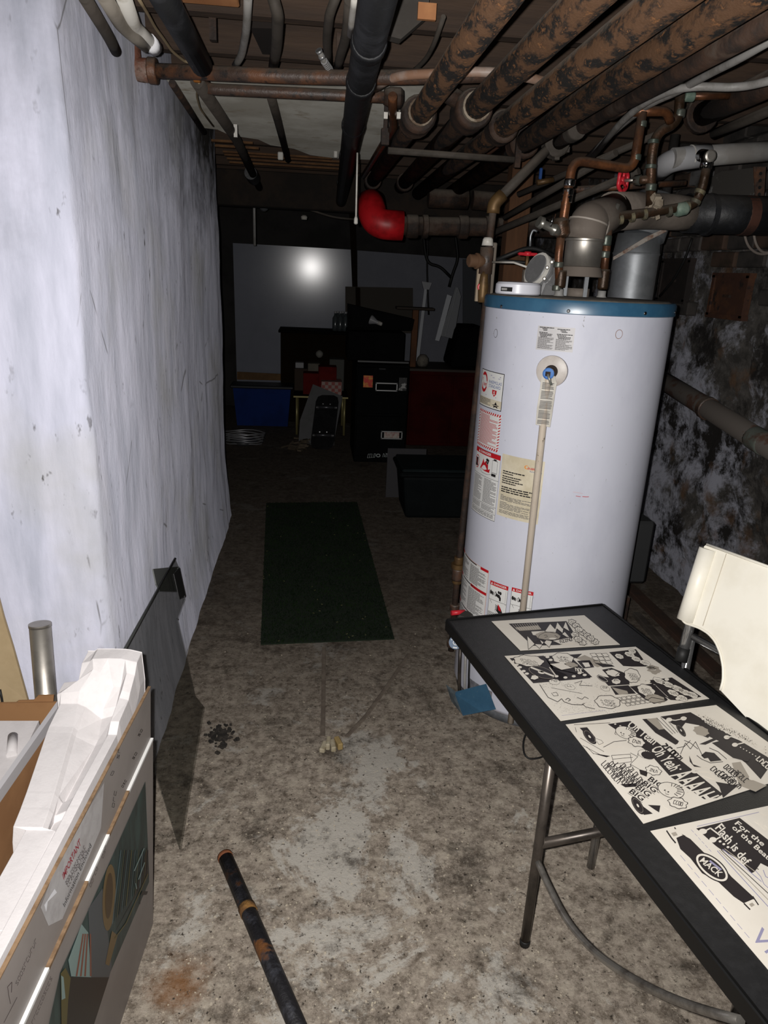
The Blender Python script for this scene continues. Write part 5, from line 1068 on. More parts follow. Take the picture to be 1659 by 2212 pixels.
q.build('carton_picture', front)
q = Print(bmap(0))
q.poly([(225, 1690), (218, 1790), (135, 1985), (105, 2000), (88, 1960), (110, 1900), (190, 1750)], TAPE, 0)
q.poly([(118, 1920), (123, 1928), (103, 1948), (100, 1970), (96, 1955)], M('torn_white_paper', 'd8d8dc', rough=.5), 1)
L = [(137, 1903), (192, 1783)]
q.text('IMPORTANT', (138, 1901), (37, -78), (-3.5, -13), M('carton_red', '8d2a35', rough=.6), 2, True)
for k, m_, n_ in ((0, GINK, 14), (1, GINK, 12)): scrawl(q, (143+k*4, 1912+k*5), (42, -82), (-2.4, -5), n_, m_, 2, 300+k, .16)
q.text('Information Enclosed', (140, 1960), (58, -132), (-4, -7.5), INK, 2)
x0, y0 = f([(160, 1490)])[0]; x1, y1 = f([(380, 1000)])[0]; scrawl(q, (x0, y0), (x1-x0, y1-y0), (4.0, 5.0), 10, GINK, 1, 5, .14)
q.line([f([(110, 1700)])[0], f([(90, 1600)])[0], f([(80, 1520)])[0], f([(125, 1470)])[0], f([(120, 1580)])[0]], 1.4, GINK, 1); q.line([f([(40, 1900)])[0], f([(180, 1630)])[0]], 1.2, GINK, 1)
for x, y, n_ in ((238, 1676, 1), (242, 1745, 3), (252, 1640, 2)): scrawl(q, (x, y), (6, -13*n_), (4, 1), n_, INK, 1, x, .2)
q.build('carton_lettering', front)

# white polystyrene corner piece standing in the carton: a lofted channel
def fp(s, h, d): return bxp(s, 0, d) + V(BU.x, BU.y, 0)*(h/.62) + V(0, 0, h)
FO = thing('foam_packing', 'long white polystyrene packing channel standing in the carton', 'foam packing', bxp(.3, 0, .08)+V(0, 0, .02))
st = []   # stations: distance along, list of (depth, height) across from the front side to the back
def prof(m, rim, chan, fl): return [(.012, .10), (.012, rim-.05), (.018, rim), (.034, rim), (.040, chan+.01), (.058, chan), (m-.055, fl-.008), (m-.048, fl), (m-.003, fl), (m, fl-.03), (m, .10)]
for s_, pr in ((0.0, [(.012, .10), (.012, .64), (.018, .70), (.04, .705), (.05, .706), (.075, .706), (.105, .705), (.110, .70), (.124, .70), (.126, .66), (.126, .10)]),
               (.03, [(.012, .10), (.012, .64), (.018, .695), (.04, .70), (.05, .702), (.075, .702), (.105, .70), (.110, .695), (.126, .69), (.127, .65), (.127, .10)]),
               (.045, [(.012, .10), (.012, .62), (.018, .675), (.034, .68), (.045, .65), (.06, .648), (.085, .68), (.100, .685), (.128, .66), (.156, .655), (.156, .10)]),
               (.075, [(.012, .10), (.012, .60), (.018, .655), (.034, .66), (.045, .625), (.07, .618), (.105, .645), (.115, .655), (.150, .652), (.158, .648), (.158, .10)]),
               (.085, [(.012, .10), (.012, .60), (.018, .645), (.036, .65), (.046, .61), (.07, .602), (.100, .628), (.115, .635), (.148, .634), (.152, .62), (.152, .10)]),
               (.14, prof(.150, .636, .594, .622)), (.155, prof(.148, .618, .592, .620)), (.30, prof(.120, .618, .586, .612)), (.305, prof(.119, .618, .594, .612)), (.335, prof(.114, .616, .594, .610)), (.34, prof(.113, .616, .584, .61)),
               (.375, prof(.108, .614, .582, .608)), (.377, prof(.088, .614, .582, .604)), (.55, prof(.084, .61, .578, .60)), (.552, prof(.108, .61, .576, .6)), (.84, prof(.106, .605, .57, .595))):
    st.append([fp(s_, h, d) for d, h in pr])
B = MB(); k = len(st[0]); vv = [p_ for r in st for p_ in r]
fs = [(i*k+j, i*k+(j+1) % k, (i+1)*k+(j+1) % k, (i+1)*k+j) for i in range(len(st)-1) for j in range(k)] + [tuple(range(k)), tuple(range((len(st)-1)*k, len(st)*k))[::-1]]
B.add(vv, fs, False); fo = B.build('foam_channel', FOAM, FO)
bv = fo.modifiers.new('bevel', 'BEVEL'); bv.width = .003; bv.segments = 2; bv.limit_method = 'ANGLE'
# second box behind with a foam slab and a brown flap
B2 = thing('brown_box', 'brown cardboard box behind the television carton, flap up', 'cardboard box', V(-.72, 1.26, 0))
for nm, c_, d_ in (('side_panel', (-.566, 1.22, .245), (.005, .46, .49)), ('side_panel', (-.93, 1.22, .245), (.005, .46, .49)), ('end_panel', (-.748, 1.452, .245), (.36, .005, .49)), ('end_panel', (-.748, .99, .245), (.36, .005, .49)), ('bottom_panel', (-.748, 1.22, .004), (.36, .46, .006))):
    MB().box(c_, d_).build(nm, CARD, B2)
B = MB(); fl_ = [aty(x, y, 1.455) for x, y in ((-20, 1585), (110, 1575), (116, 1502), (82, 1503), (72, 1513), (40, 1514), (28, 1522), (20, 1535), (14, 1560))]
B.slab(fl_, (0, 1, 0), .004); B.build('flap', CARD, B2)
FS = thing('foam_slab', 'flat white foam slab lying in the brown box', 'foam packing', V(-.70, 1.2, .43))
q4 = [atz(-70, 1557, .50), atz(84, 1557, .50), V(-.572, 1.03, .462), V(-.92, 1.02, .462)]
B = MB(); B.slab(q4, (0, .1, -1), .03); B.build('slab', FOAM, FS)
for x, y, r_ in ((28, 1590, .018), (62, 1576, .018)): c_ = atz(x, y, .494); MB().tube([c_, c_+V(.02, -.06, -.002)] if r_ == .018 and x < 40 else [c_+V(0, 0, -.004), c_+V(0, 0, .001)], r_*.55, 14).build('moulded_boss', FOAM, FS)
# steel tube and beige board leaning against the near face
tt, tb = aty(86, 1348, 1.585), V(-.625, 1.50, .0)
t = thing('steel_tube', 'short shiny steel tube leaning against the white wall', 'tube', tb); MB().tube([tb+V(0, 0, .02), tt], .0245, 28).build('tube_wall', STEEL, t); MB().lathe(tt, tt-tb, [(-.006, .0255), (.001, .0255), (.0015, .021)], 24).build('rim', STEEL, t)
t = thing('fibreboard_panel', 'beige fibreboard panel at the left edge against the white wall', 'board', V(-.9, 1.56, 0))
B = MB(); e = [aty(x, y, 1.60) for x, y in ((-2, 1284), (10, 1330), (30, 1395), (62, 1510))]
B.slab([e[0], e[1], e[2], e[3], V(-.68, 1.56, 0.002), V(-1.2, 1.56, .002), V(-1.2, 1.60, .95), V(e[0].x-.05, 1.60, .86)], (0, -1, 0), .008); B.build('panel', BEIGE, t)
MB().tube([aty(0, 1490, 1.585), aty(6, 1520, 1.58), aty(7, 1556, 1.57)], .003, 8, .02).build('loose_wire', RUBB, t)
# smoked acrylic sheet leaning on the wall
a0 = V(-.322, 1.501, 0); a1 = V(-.352, 2.15, 0); a2 = V(-.462, 2.36, .463)
an = (a1-a0).cross(a2-a0).normalized()
if an.dot(CAM-a0) < 0: an = -an
AS = thing('acrylic_sheet', 'smoked transparent acrylic sheet with a notched edge leaning on the white wall', 'acrylic sheet', a0)
B = MB(); B.slab([atplane(x, y, a0, an) for x, y in ((378, 1206), (386, 1226), (398, 1284), (399, 1294), (385, 1332), (384, 1340), (422, 1503), (444, 1531), (393, 1838), (318, 1606), (259, 1421))], an, -.005); B.build('sheet', ACRYL, AS)
h0 = atplane(333, 1230, a0+an*-.0, an); tabp = [atplane(x, y, a0-an*.012, an) for x, y in ((331, 1229), (360, 1226), (384, 1224), (384, 1278), (346, 1277), (338, 1262))]
B = MB(); B.slab(tabp, an, -.004); B.build('tab', M('smoked_tab', '6c6e6d', rough=.25), AS)
B = MB(); B.slab([atplane(x, y, a0+an*.001, an) for x, y in ((374, 1240), (386, 1226), (399, 1287), (386, 1294))], an, .003); B.build('hinge_plate', M('dark_hinge', '262627', rough=.4), AS)
for x, y in ((384, 1225), (398, 1288), (382, 1337)): MB().lathe(atplane(x, y, a0+an*.004, an), an, [(0, .003), (.003, .002)], 8).build('edge_screw', CHROME, AS)
MB().tube([atplane(x, y, a0-an*.002, an) for x, y in ((378, 1206), (259, 1421))], .0032, 6).build('polished_edge', M('edge_tint', '3d3f3e', rough=.3), AS)
# iron rod on the floor
r0, r1 = atz(485, 1848, .0195), atz(652, 2240, .03)
r1 = r0+(r1-r0)*1.5
t = thing('iron_rod', 'black and rusty iron pipe lying on the floor in the foreground', 'iron pipe', V(r0.x, r0.y, 0))
ROD = M('black_flaking_rod', '1c1b1e', '35363c', 18, (.5, .6), '6b4526', 9, (.60, .66), rough=.55, bump=.4, bsc=70)
MB().tube([r0, r1], .0185, 18).build('rod', ROD, t); MB().tube([r0, r0+(r1-r0).normalized()*.012], .0192, 18).build('rusty_end', M('orange_end_rust', '6d3f26', '86532e', 30, rough=.85), t)
rc = r0+(r1-r0).normalized()*.175; MB().tube([rc, rc+(r1-r0).normalized()*.022], .0203, 14).build('rust_flake', M('rust_flake', '7d5a2c', '5c3f22', 30, rough=.9, bump=.6), t)
# broken drain block, charred clump, loose wire by the heater
dc = atz(716, 1612, 0); t = thing('drain_block', 'broken cream block where the two floor trenches meet', 'block', dc)
DB = M('cream_block', 'a09782', '8a7f66', 30, rough=.85); DK = M('yellowed_cream_block', '8f7a4f', rough=.85)
for i, (x, y, w, h) in enumerate([(699, 1618, .018, .02), (709, 1612, .014, .03), (719, 1616, .016, .024), (731, 1612, .017, .03)]): c_ = atz(x, y, 0); MB().box(c_+V(0, 0, h*.4), (w, .045, h*.8), Matrix.Rotation(.2*i-.3, 3, 'Z'), .003).build('block_piece', DK if i == 3 else DB, t)
t = thing('charred_clump', 'small black charred clump on the floor left of the drain', 'debris', atz(475, 1592, 0))
B = MB(); r_ = random.Random(11)
for i in range(110):
    c_ = atz(478+r_.gauss(0, 13), 1590+r_.gauss(0, 11), 0); sz = r_.uniform(.004, .010); B.box(c_+V(0, 0, sz*.3), (sz*1.4, sz, sz*.7), Matrix.Rotation(r_.uniform(0, 3), 3, 'Z') @ Matrix.Rotation(r_.uniform(-.5, .5), 3, 'X'))
B.build('char_bits', M('char', '201d1a', '35302b', 40, rough=.9), t)['kind'] = 'stuff'
t = thing('loose_cable', 'thin black cable looped on the floor behind the table leg', 'cable', atz(1150, 1620, 0))
MB().tube([atz(1150, 1560, .06), atz(1128, 1600, .03), atz(1134, 1642, .004), atz(1180, 1635, .004), atz(1200, 1600, .03)], .003, 8, .05, True, 8).build('cable', RUBB, t)
# chips, flakes and bits of litter on the concrete
rr = random.Random(21); CHIP = [M('pale_flake', 'b5ab98', rough=.9), M('grey_flake', '7d756b', rough=.9), M('dark_crumb', '3d362f', rough=.9)]
B = [MB(), MB(), MB()]
for i in range(1500):
    px, py = rr.uniform(330, 1250), 1350+860*rr.random()**.8
    c_ = atz(px, py, 0); 
    if c_.x < -.33 or (c_.x-HC.x)**2+(c_.y-HC.y)**2 < .1: continue
    k = rr.choice((0, 0, 1, 1, 2)); sz = rr.uniform(.001, .0032); B[k].box(c_+V(0, 0, sz*.2), (sz*1.5, sz, sz*.5), Matrix.Rotation(rr.uniform(0, 3), 3, 'Z'))
for k, nm in enumerate(('pale_flakes', 'grey_flakes', 'dark_crumbs')):
    o = B[k].build(nm, CHIP[k]); tag(o, ['pale paint flakes scattered over the concrete floor', 'grey concrete crumbs scattered over the floor', 'dark dirt crumbs scattered over the floor'][k], 'litter', None, 'stuff')
# debris and planks along the foot of the right wall
for i, (p0, p1, w, lab) in enumerate([((1375, 1290), (1530, 1440), .06, 'brown plank lying along the foot of the right wall'), ((1385, 1345), (1480, 1450), .035, 'narrow grey batten lying nearer than the brown plank')]):
    A_, C_ = atz(*p0, 0), atz(*p1, 0); d = (C_-A_); t = thing('plank', lab, 'plank', (A_+C_)/2)
    MB().box((A_+C_)/2+V(0, 0, .012), (d.length*1.3, w, .024), Matrix.Rotation(math.atan2(d.y, d.x), 3, 'Z'), .002).build('board', M('floor_plank_%d' % i, ['3f2c22', '4a443e'][i], '2f261f', 8, rough=.9), t)
# pipe along the right wall, iron doors, hanging cables
w0, w1 = atx(1432, 822, 1.70), atx(1720, 1000, 1.70)
t = thing('wall_pipe', 'dusty grey-topped pipe sloping down along the right wall', 'pipe', w1); d = (w1-w0)
MB().tube([w0-d*.6, w1+d*.3], .043, 24).build('pipe_run', M('grey_top_rust_pipe', '57514c', '4a3328', 7, (.52, .6), rough=.8), t)
ring(t, atx(1528, 882, 1.70), d, .05, .035, RUST2, 'hub'); ring(t, atx(1640, 952, 1.70), d, .046, .09, M('flaked_green_paint', '5a5f58', '4a2d20', 12, rough=.7), 'repair_sleeve')
for lab, y0, z0, w, h in (('rusty iron soot door in the brickwork of the right wall', 3.045, 1.415, .26, .17), ('dark iron soot door in the bricks close behind the heater', 3.555, 1.47, .27, .19)):
    t = thing('soot_door', lab, 'iron door', (1.80, y0, z0-h/2)); RD = M('rusted_plate', '3f271c', '52331f', 9, (.45, .6), '241a16', 15, rough=.8) if y0 < 3.2 else M('dark_plate', '211c1a', '2c2421', 9, rough=.8)
    MB().box((1.795, y0, z0), (.025, w, h), None, .004).build('door_leaf', RD, t)
    for dy, dz, sy, sz in ((0, h/2, w+.03, .02), (0, -h/2, w+.03, .02), (w/2, 0, .02, h), (-w/2, 0, .02, h)): MB().box((1.79, y0+dy, z0+dz), (.03, sy, sz)).build('door_frame', RD, t)
    MB().box((1.778, y0, z0), (.012, .05, .012)).build('latch', RUSTD, t)
for i, pts in enumerate([[(1605, 480), (1612, 530), (1640, 552), (1690, 540)], [(1625, 480), (1632, 530), (1652, 550), (1690, 530)]]):
    t = thing('hanging_wire', ['outer', 'inner'][i]+' loop of pale wire hanging below the black flue', 'wire', atx(*pts[0], 1.70)); MB().tube([atx(x, y, 1.70) for x, y in pts], .005, 8, .05, True, 8).build('wire', M('pale_wire', '8a8078', rough=.7), t)
st_ = thing('perforated_strap', 'rusty perforated strap hanging above the black flue', 'strap', aty(1643, 450, 2.62)); MB().slab([aty(x, y, 2.62) for x, y in ((1628, 360), (1655, 360), (1650, 432), (1632, 432))], (0, 1, 0), .004).build('strap', RUST2, st_)
for k in range(4): q_ = aty(1643-k*1.0, 375+k*15, 2.615); MB().lathe(q_, (0, -1, 0), [(0, .006), (.001, .006)], 10).build('hole', RUBB, st_)
sh = thing('foil_scrap', 'torn silver foil on the wall above the black flue', 'foil', atx(1560, 430, 1.76)); B = MB(); B.slab([atx(x, y, 1.74) for x, y in ((1500, 400), (1560, 370), (1632, 362), (1636, 400), (1622, 430), (1560, 432), (1520, 425))], (1, 0, 0), .004); B.build('foil', M('grimy_foil', '55524e', '8d8c8a', 12, (.56, .64), '2a2725', 9, rough=.6), sh)
# ------------------------------------------------------------------ rug and the dark storage end
ru = [atz(575, 1087, .004), atz(771, 1085, .004), atz(852, 1380, .004), atz(563, 1392, .004)]
RU = thing('turf_mat', 'dark green artificial turf mat lying on the floor', 'mat', (ru[0]+ru[2])/2)
B = MB(); B.slab([V(p.x, p.y, .001) for p in ru], (0, 0, 1), .005); B.build('mat_backing', GREEN, RU)
B = MB(); rr = random.Random(2); c0, cu_, cv_ = ru[3], ru[2]-ru[3], ru[0]-ru[3]
for i in range(15000):
    u_, v_ = rr.random(), rr.random(); p_ = c0+cu_*u_*(1-v_)+ (cv_ + (ru[1]-ru[0])*u_)*v_ if False else (ru[3]*(1-u_)+ru[2]*u_)*(1-v_)+(ru[0]*(1-u_)+ru[1]*u_)*v_
    p_ = V(p_.x, p_.y, .006); a = rr.uniform(0, 6.28); d = V(math.cos(a), math.sin(a), 0)*.0022; tip = V(rr.uniform(-.008, .008), rr.uniform(-.008, .008), rr.uniform(.006, .012))
    B.add([p_-d, p_+d, p_+tip], [(0, 1, 2)], False)
o = B.build('pile', M('turf_blade', '0e190c', '16240f', 9, rough=.9, spec=.1), RU); o['kind'] = 'stuff'
B = MB(); LS = M('dry_leaf_bit', '4a4a26', '5d5a3e', 30, rough=.9)
for i in range(34):
    u_, v_ = rr.random(), rr.random()**1.6; p_ = (ru[3]*(1-u_)+ru[2]*u_)*(1-v_)+(ru[0]*(1-u_)+ru[1]*u_)*v_; B.box(V(p_.x, p_.y, .014), (.008, .003, .002), Matrix.Rotation(rr.uniform(0, 3), 3, 'Z'))
o = B.build('leaf_bits', LS, RU); o['kind'] = 'stuff'
# black storage bin with a loose sheet behind
bb = atz(875, 1120, 0); bx, by = bb.x, bb.y
t = thing('storage_bin', 'black plastic storage bin standing in front of the filing cabinet', 'storage bin', V(bx+.24, by+.17, 0)); BIN = M('black_bin_plastic', '0c1011', '101415', 6, rough=.7, spec=.1)
def frust(x0, x1, y0, y1, z0, X0, X1, Y0, Y1, z1): return [V(x0, y0, z0), V(x1, y0, z0), V(x1, y1, z0), V(x0, y1, z0), V(X0, Y0, z1), V(X1, Y0, z1), V(X1, Y1, z1), V(X0, Y1, z1)]
zt_ = aty(870, 1030, by-.02).z
B = MB().hexa(frust(bx, bx+.5, by, by+.34, .0, bx-.03, bx+.53, by-.02, by+.37, zt_)); o = B.build('bin_body', BIN, t); bv = o.modifiers.new('bevel', 'BEVEL'); bv.width = .02; bv.segments = 2
B = MB().box(V(bx+.25, by+.175, zt_+.012), (.60, .42, .03), None, .01); B.build('bin_rim', BIN, t)
B = MB().box(V(bx+.25, by+.175, zt_+.035), (.57, .39, .02), None, .008); B.build('bin_lid', M('bin_lid_plastic', '161d1e', '1b2324', 5, rough=.6, spec=.15), t)
t = thing('white_sheet', 'pale sheet of board standing behind the black bin', 'board', V(bx-.03, by+.42, 0)); B = MB().box(V(bx+.05, by+.44, .17), (.26, .012, .34)); B.build('sheet', M('grey_white_board', '3f3e40', rough=.8, spec=.1), t)
# filing cabinet with label holders and stickers
cx0, cy0 = .50, 5.48; CW, CD, CHt = .44, .6, .70
px_l, px_r = aty(770, 800, cy0), aty(885, 800, cy0)
cl, cr = px_l.x, px_r.x; ctop = aty(830, 788, cy0).z
t = thing('filing_cabinet', 'black two drawer filing cabinet with bright label holders', 'filing cabinet', V((cl+cr)/2, cy0+.3, 0)); FC = M('black_cabinet_metal', '0a0b0c', '0e0f10', 5, rough=.8, spec=.06)
MB().box(V((cl+cr)/2, cy0+.3, ctop/2), (cr-cl, .58, ctop), None, .006).build('cabinet_body', FC, t)
hm = ctop*.5
for k, (z0, z1) in enumerate(((hm+.01, ctop-.02), (.06, hm-.01))):
    dr = MB().box(V((cl+cr)/2, cy0-.002, (z0+z1)/2), (cr-cl-.02, .02, z1-z0), None, .004).build('drawer', FC, t)
    lp = aty(835, 836, cy0-.016) if k == 0 else aty(846, 940, cy0-.016)
    for dx, dz, sx, sz in ((0, .028, .17, .008), (0, -.028, .17, .008), (-.081, 0, .008, .06), (.081, 0, .008, .06)): MB().box(lp+V(dx, 0, dz), (sx, .006, sz)).build('label_holder', M('bright_holder', 'b5b5b5', rough=.3, metal=.3), dr)
    if k: MB().box(lp, (.12, .003, .045)).build('label_card', M('stained_card', 'b3aaa2', '9a6a66', 25, rough=.7), dr)
    else:
        MB().box(aty(795, 824, cy0-.014), (.072, .003, .09)).build('sticker', M('red_yellow_sticker', 'c02a1a', 'c98a2a', 16, (.45, .55), rough=.5), dr); MB().box(aty(870, 830, cy0-.014), (.06, .003, .1)).build('sticker', M('grey_sticker', '1d1d1d', '9a9a98', 24, (.52, .6), rough=.5), dr)
B = MB()
q = Print(lambda x, y, lv: aty(x, y, cy0-.016-lv*.001))
for k in range(4):   # row of chain-like white marks along the plinth
    x = 793+k*33; scrawl(q, (x, 989-k*1.6), (17, -1), (2, -8), 4, M('chalk_mark', '9aa0a0', rough=.7), 0, k, .2); q.ell(x+24, 984-k*1.6, 5, 4, M('chalk_mark', ''), 0, 10); q.ell(x+24, 984-k*1.6, 3, 2.2, FC, 1, 10)
q.build('chalk_marks', t)
# dark red cabinet, wooden T stand, dark clutter on top
ry = 6.1; a, c = aty(886, 800, ry), aty(1010, 960, ry)
t = thing('red_cabinet', 'dark red cabinet beside the black filing cabinet', 'cabinet', V((a.x+c.x)/2, ry+.25, 0)); RC = M('dark_red_lacquer', '3a0d0b', '2e0a09', 5, rough=.8, spec=.06)
MB().box(V((a.x+c.x)/2+.1, ry+.25, a.z/2), (c.x-a.x+.2, .5, a.z), None, .006).build('cabinet_body', RC, t)
for s_ in (-1, 1): MB().box(V((a.x+c.x)/2+.1+s_*(c.x-a.x+.2)*.245, ry-.006, a.z*.5), ((c.x-a.x+.2)*.47, .014, a.z*.9), None, .003).build('cabinet_door', RC, t)
MB().box(V((a.x+c.x)/2+.1, ry+.24, a.z+.01), (c.x-a.x+.24, .54, .02)).build('cabinet_top', M('dark_brown_top', '2a1f16', rough=.6), t)
p0, p1 = aty(898, 790, 6.0), aty(898, 672, 6.0); tl, tr_ = aty(861, 667, 6.0), aty(945, 670, 6.0)
ts = thing('wooden_stand', 'T shaped wooden stand rising over the red cabinet', 'stand', V(p0.x, 6.0, a.z)); MB().box(V(p0.x, 6.2, (a.z+p1.z)/2+.01), (.05, .05, p1.z-a.z-.02), None, .003).build('upright', M('stand_wood', '5d3a22', '4a2e1b', 6, rough=.8), ts); MB().box(V((tl.x+tr_.x)/2, 6.2, p1.z+.012), (tr_.x-tl.x, .12, .022), None, .004).build('top_bar', M('dark_stand_wood', '2a2016', rough=.7), ts)
rk = aty(915, 775, 6.2); t = thing('stone_lump', 'pale rounded lump on the red cabinet', 'stone', V(rk.x, 6.25, a.z+.02)); B = MB(); B.lathe(V(rk.x, 6.25, a.z+.021), (0, 0, 1), [(0, .04), (.03, .055), (.07, .05), (.1, .025)], 12); B.build('lump', M('pale_stone', '6f6a60', '55504a', 20, rough=.9), t)
# black crates on the filing cabinet, television panel, bottles, lamp
y5 = 5.75
def dark(nm, lab, cat, px0, py0, px1, py1, y, dep, mat, bev=.006):
    A_, C_ = aty(px0, py0, y), aty(px1, py1, y); z0 = min(A_.z, C_.z); z1 = max(A_.z, C_.z)
    t = thing(nm, lab, cat, V((A_.x+C_.x)/2, y+dep/2, z0)); B = MB().box(V((A_.x+C_.x)/2, y+dep/2, (z0+z1)/2), (abs(C_.x-A_.x), dep, z1-z0), None, bev); B.build(nm+'_shell', mat, t); return t
DKP = M('dull_black', '0a0a0b', '0e0e0f', 6, rough=.85, spec=.05)
t = dark('equipment_case', 'black equipment case on top of the filing cabinet', 'case', 752, 715, 872, 782, 5.6, .4, DKP); hh = aty(828, 792, 5.58); MB().box(aty(828, 782, 5.595), (.4, .008, .012)).build('case_trim', M('grey_trim', '4a4a4a', rough=.5), t); MB().box(aty(826, 797, 5.46), (.05, .006, .008)).build('case_latch', CHROME, t)
t = thing('flat_monitor', 'tilted flat black panel lying over the equipment case', 'monitor', aty(830, 712, 5.8)); q4 = [aty(x, y, 5.62) for x, y in ((752, 657), (895, 690), (890, 714), (752, 712))]
B = MB(); B.slab(q4, (0, 1, 0), .14); B.build('panel', DKP, t); MB().slab([aty(x, y, 5.615) for x, y in ((760, 664), (888, 693), (884, 708), (760, 706))], (0, 1, 0), -.003).build('screen', M('dark_screen', '08080a', rough=.7, spec=.05), t)
lb = aty(800, 690, 5.58); t = thing('reflector_bulb', 'round reflector bulb lying in front of the tilted black panel', 'bulb', lb); MB().lathe(lb, (.7, -.2, -.25), [(0, .036), (.01, .035), (.05, .016), (.08, .014), (.1, .008)], 20).build('reflector', M('frosted_bulb', '7d7d80', rough=.3), t); MB().lathe(lb+V(.06, -.017, -.021), (.7, -.2, -.25), [(0, .016), (.03, .014), (.034, .006)], 14).build('screw_base', M('pale_base', 'a09c96', rough=.5), t)
# headboard, bottles, red boxes, white board, skateboard, blue tote
hy = 7.0; A_, C_ = aty(606, 718, hy), aty(765, 850, hy)
t = thing('dresser_back', 'dark wooden dresser standing in the middle of the storage end', 'dresser', V((A_.x+C_.x)/2, hy+.2, 0)); DW = M('dark_dresser_wood', '181109', '1c140b', 5, rough=.85, spec=.05)
MB().box(V((A_.x+C_.x)/2, hy+.2, A_.z/2), (C_.x-A_.x, .4, A_.z), None, .005).build('dresser_body', DW, t); MB().box(V((A_.x+C_.x)/2, hy+.19, A_.z+.012), (C_.x-A_.x+.04, .43, .024), None, .004).build('dresser_top', M('black_dresser_top', '0d0b09', rough=.8, spec=.05), t)
for k in range(6):
    bp = aty(724+k*5.5, 712, 7.08); t = thing('water_bottle', ['first', 'second', 'third', 'fourth', 'fifth', 'sixth'][k]+' small clear bottle from the left in the pack on the dark dresser', 'bottle', V(bp.x, 7.1+.06*(k % 2), A_.z+.025), 'bottles in the pack on the dresser')
    MB().lathe(V(bp.x, 7.1+.06*(k % 2), A_.z+.025), (0, 0, 1), [(0, .026), (.01, .028), (.12, .028), (.15, .012), (.165, .012)], 14).build('bottle_body', M('murky_bottle', '3f4446', '2f3436', 12, rough=.15), t); MB().lathe(V(bp.x, 7.1+.06*(k % 2), A_.z+.19), (0, 0, 1), [(0, .013), (.018, .013)], 10).build('bottle_cap', M('white_cap', '9a9a9c', rough=.4), t)
R1, R2 = M('red_carton', '5d1a18', '481413', 8, rough=.9, spec=.05), M('dull_cream_box', '6b665c', '57534b', 8, rough=.9, spec=.05)
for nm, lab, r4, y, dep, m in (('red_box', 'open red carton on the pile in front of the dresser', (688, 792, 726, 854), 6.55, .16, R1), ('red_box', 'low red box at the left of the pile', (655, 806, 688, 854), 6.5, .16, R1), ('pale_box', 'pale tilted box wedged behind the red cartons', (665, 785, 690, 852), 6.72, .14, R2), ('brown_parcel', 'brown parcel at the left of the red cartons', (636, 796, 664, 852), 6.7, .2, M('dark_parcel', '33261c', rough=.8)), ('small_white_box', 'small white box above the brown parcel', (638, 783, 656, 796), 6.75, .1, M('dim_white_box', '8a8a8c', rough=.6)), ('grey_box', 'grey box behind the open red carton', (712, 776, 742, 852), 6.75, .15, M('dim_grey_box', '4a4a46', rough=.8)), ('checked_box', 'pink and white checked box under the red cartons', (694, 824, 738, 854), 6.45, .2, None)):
    if m is None:
        t = NT('pink_check'); ck = t.n('ShaderNodeTexChecker'); ck.inputs['Scale'].default_value = 34; ck.inputs[1].default_value = lin('8d4a44'); ck.inputs[2].default_value = lin('9a8780'); t.l(t.co, ck.inputs[0]); t.l(ck.outputs[0], t.b.inputs['Base Color']); m = t.pbr(.7)
    dark(nm, lab, 'box', *r4, y, dep, m, .004)
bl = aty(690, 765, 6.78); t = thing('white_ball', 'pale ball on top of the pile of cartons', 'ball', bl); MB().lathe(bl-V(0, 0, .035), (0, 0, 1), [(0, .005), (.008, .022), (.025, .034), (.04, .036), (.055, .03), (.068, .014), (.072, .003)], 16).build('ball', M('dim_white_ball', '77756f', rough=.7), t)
t = thing('low_table', 'low table with a pale metal rim carrying the cartons', 'table', V(aty(690, 850, 6.5).x, 6.65, 0)); zt2 = aty(690, 858, 6.42).z; x0, x1 = aty(634, 858, 6.42).x, aty(752, 858, 6.42).x
MB().box(V((x0+x1)/2, 6.66, zt2), (x1-x0, .48, .02)).build('table_top', DW, t); MB().box(V((x0+x1)/2, 6.415, zt2), (x1-x0, .008, .014)).build('metal_rim', M('dull_brass_rim', '8d8458', rough=.35, metal=.4), t)
for x in (x0+.03, x1-.03):
    for y in (6.44, 6.88): MB().tube([V(x, y, zt2-.01), V(x, y, 0)], .012, 8).build('leg', M('dull_brass_rim', ''), t)
wq = [aty(*p_, y_) for p_, y_ in (((676, 830), 6.3), ((740, 856), 6.3), ((722, 950), 6.12), ((648, 908), 6.12))]
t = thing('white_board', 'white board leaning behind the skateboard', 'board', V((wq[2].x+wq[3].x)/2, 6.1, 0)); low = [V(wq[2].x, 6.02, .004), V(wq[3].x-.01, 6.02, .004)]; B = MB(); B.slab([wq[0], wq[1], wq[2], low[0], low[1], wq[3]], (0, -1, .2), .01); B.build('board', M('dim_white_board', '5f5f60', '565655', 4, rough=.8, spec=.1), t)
s0, s1 = aty(695, 965, 5.86), aty(708, 858, 6.15); dd = (s1-s0); sd = V(1, 0, 0)
t = thing('skateboard', 'black skateboard standing on its tail, trucks to the front', 'skateboard', V(s0.x, s0.y, 0)); SB = M('grip_black', '161617', '1e1e1f', 20, rough=.8, spec=.1)
B = MB(); L = [s0+dd*-.05, s0+dd*.0, s0+dd*.1, s0+dd*.9, s0+dd*1.0, s0+dd*1.04]; wds = [.05, .085, .098, .098, .085, .05]; B.slab([p_-sd*w for p_, w in zip(L, wds)]+[p_+sd*w for p_, w in list(zip(L, wds))[::-1]], (0, -1, .3), .012); B.build('deck', SB, t)
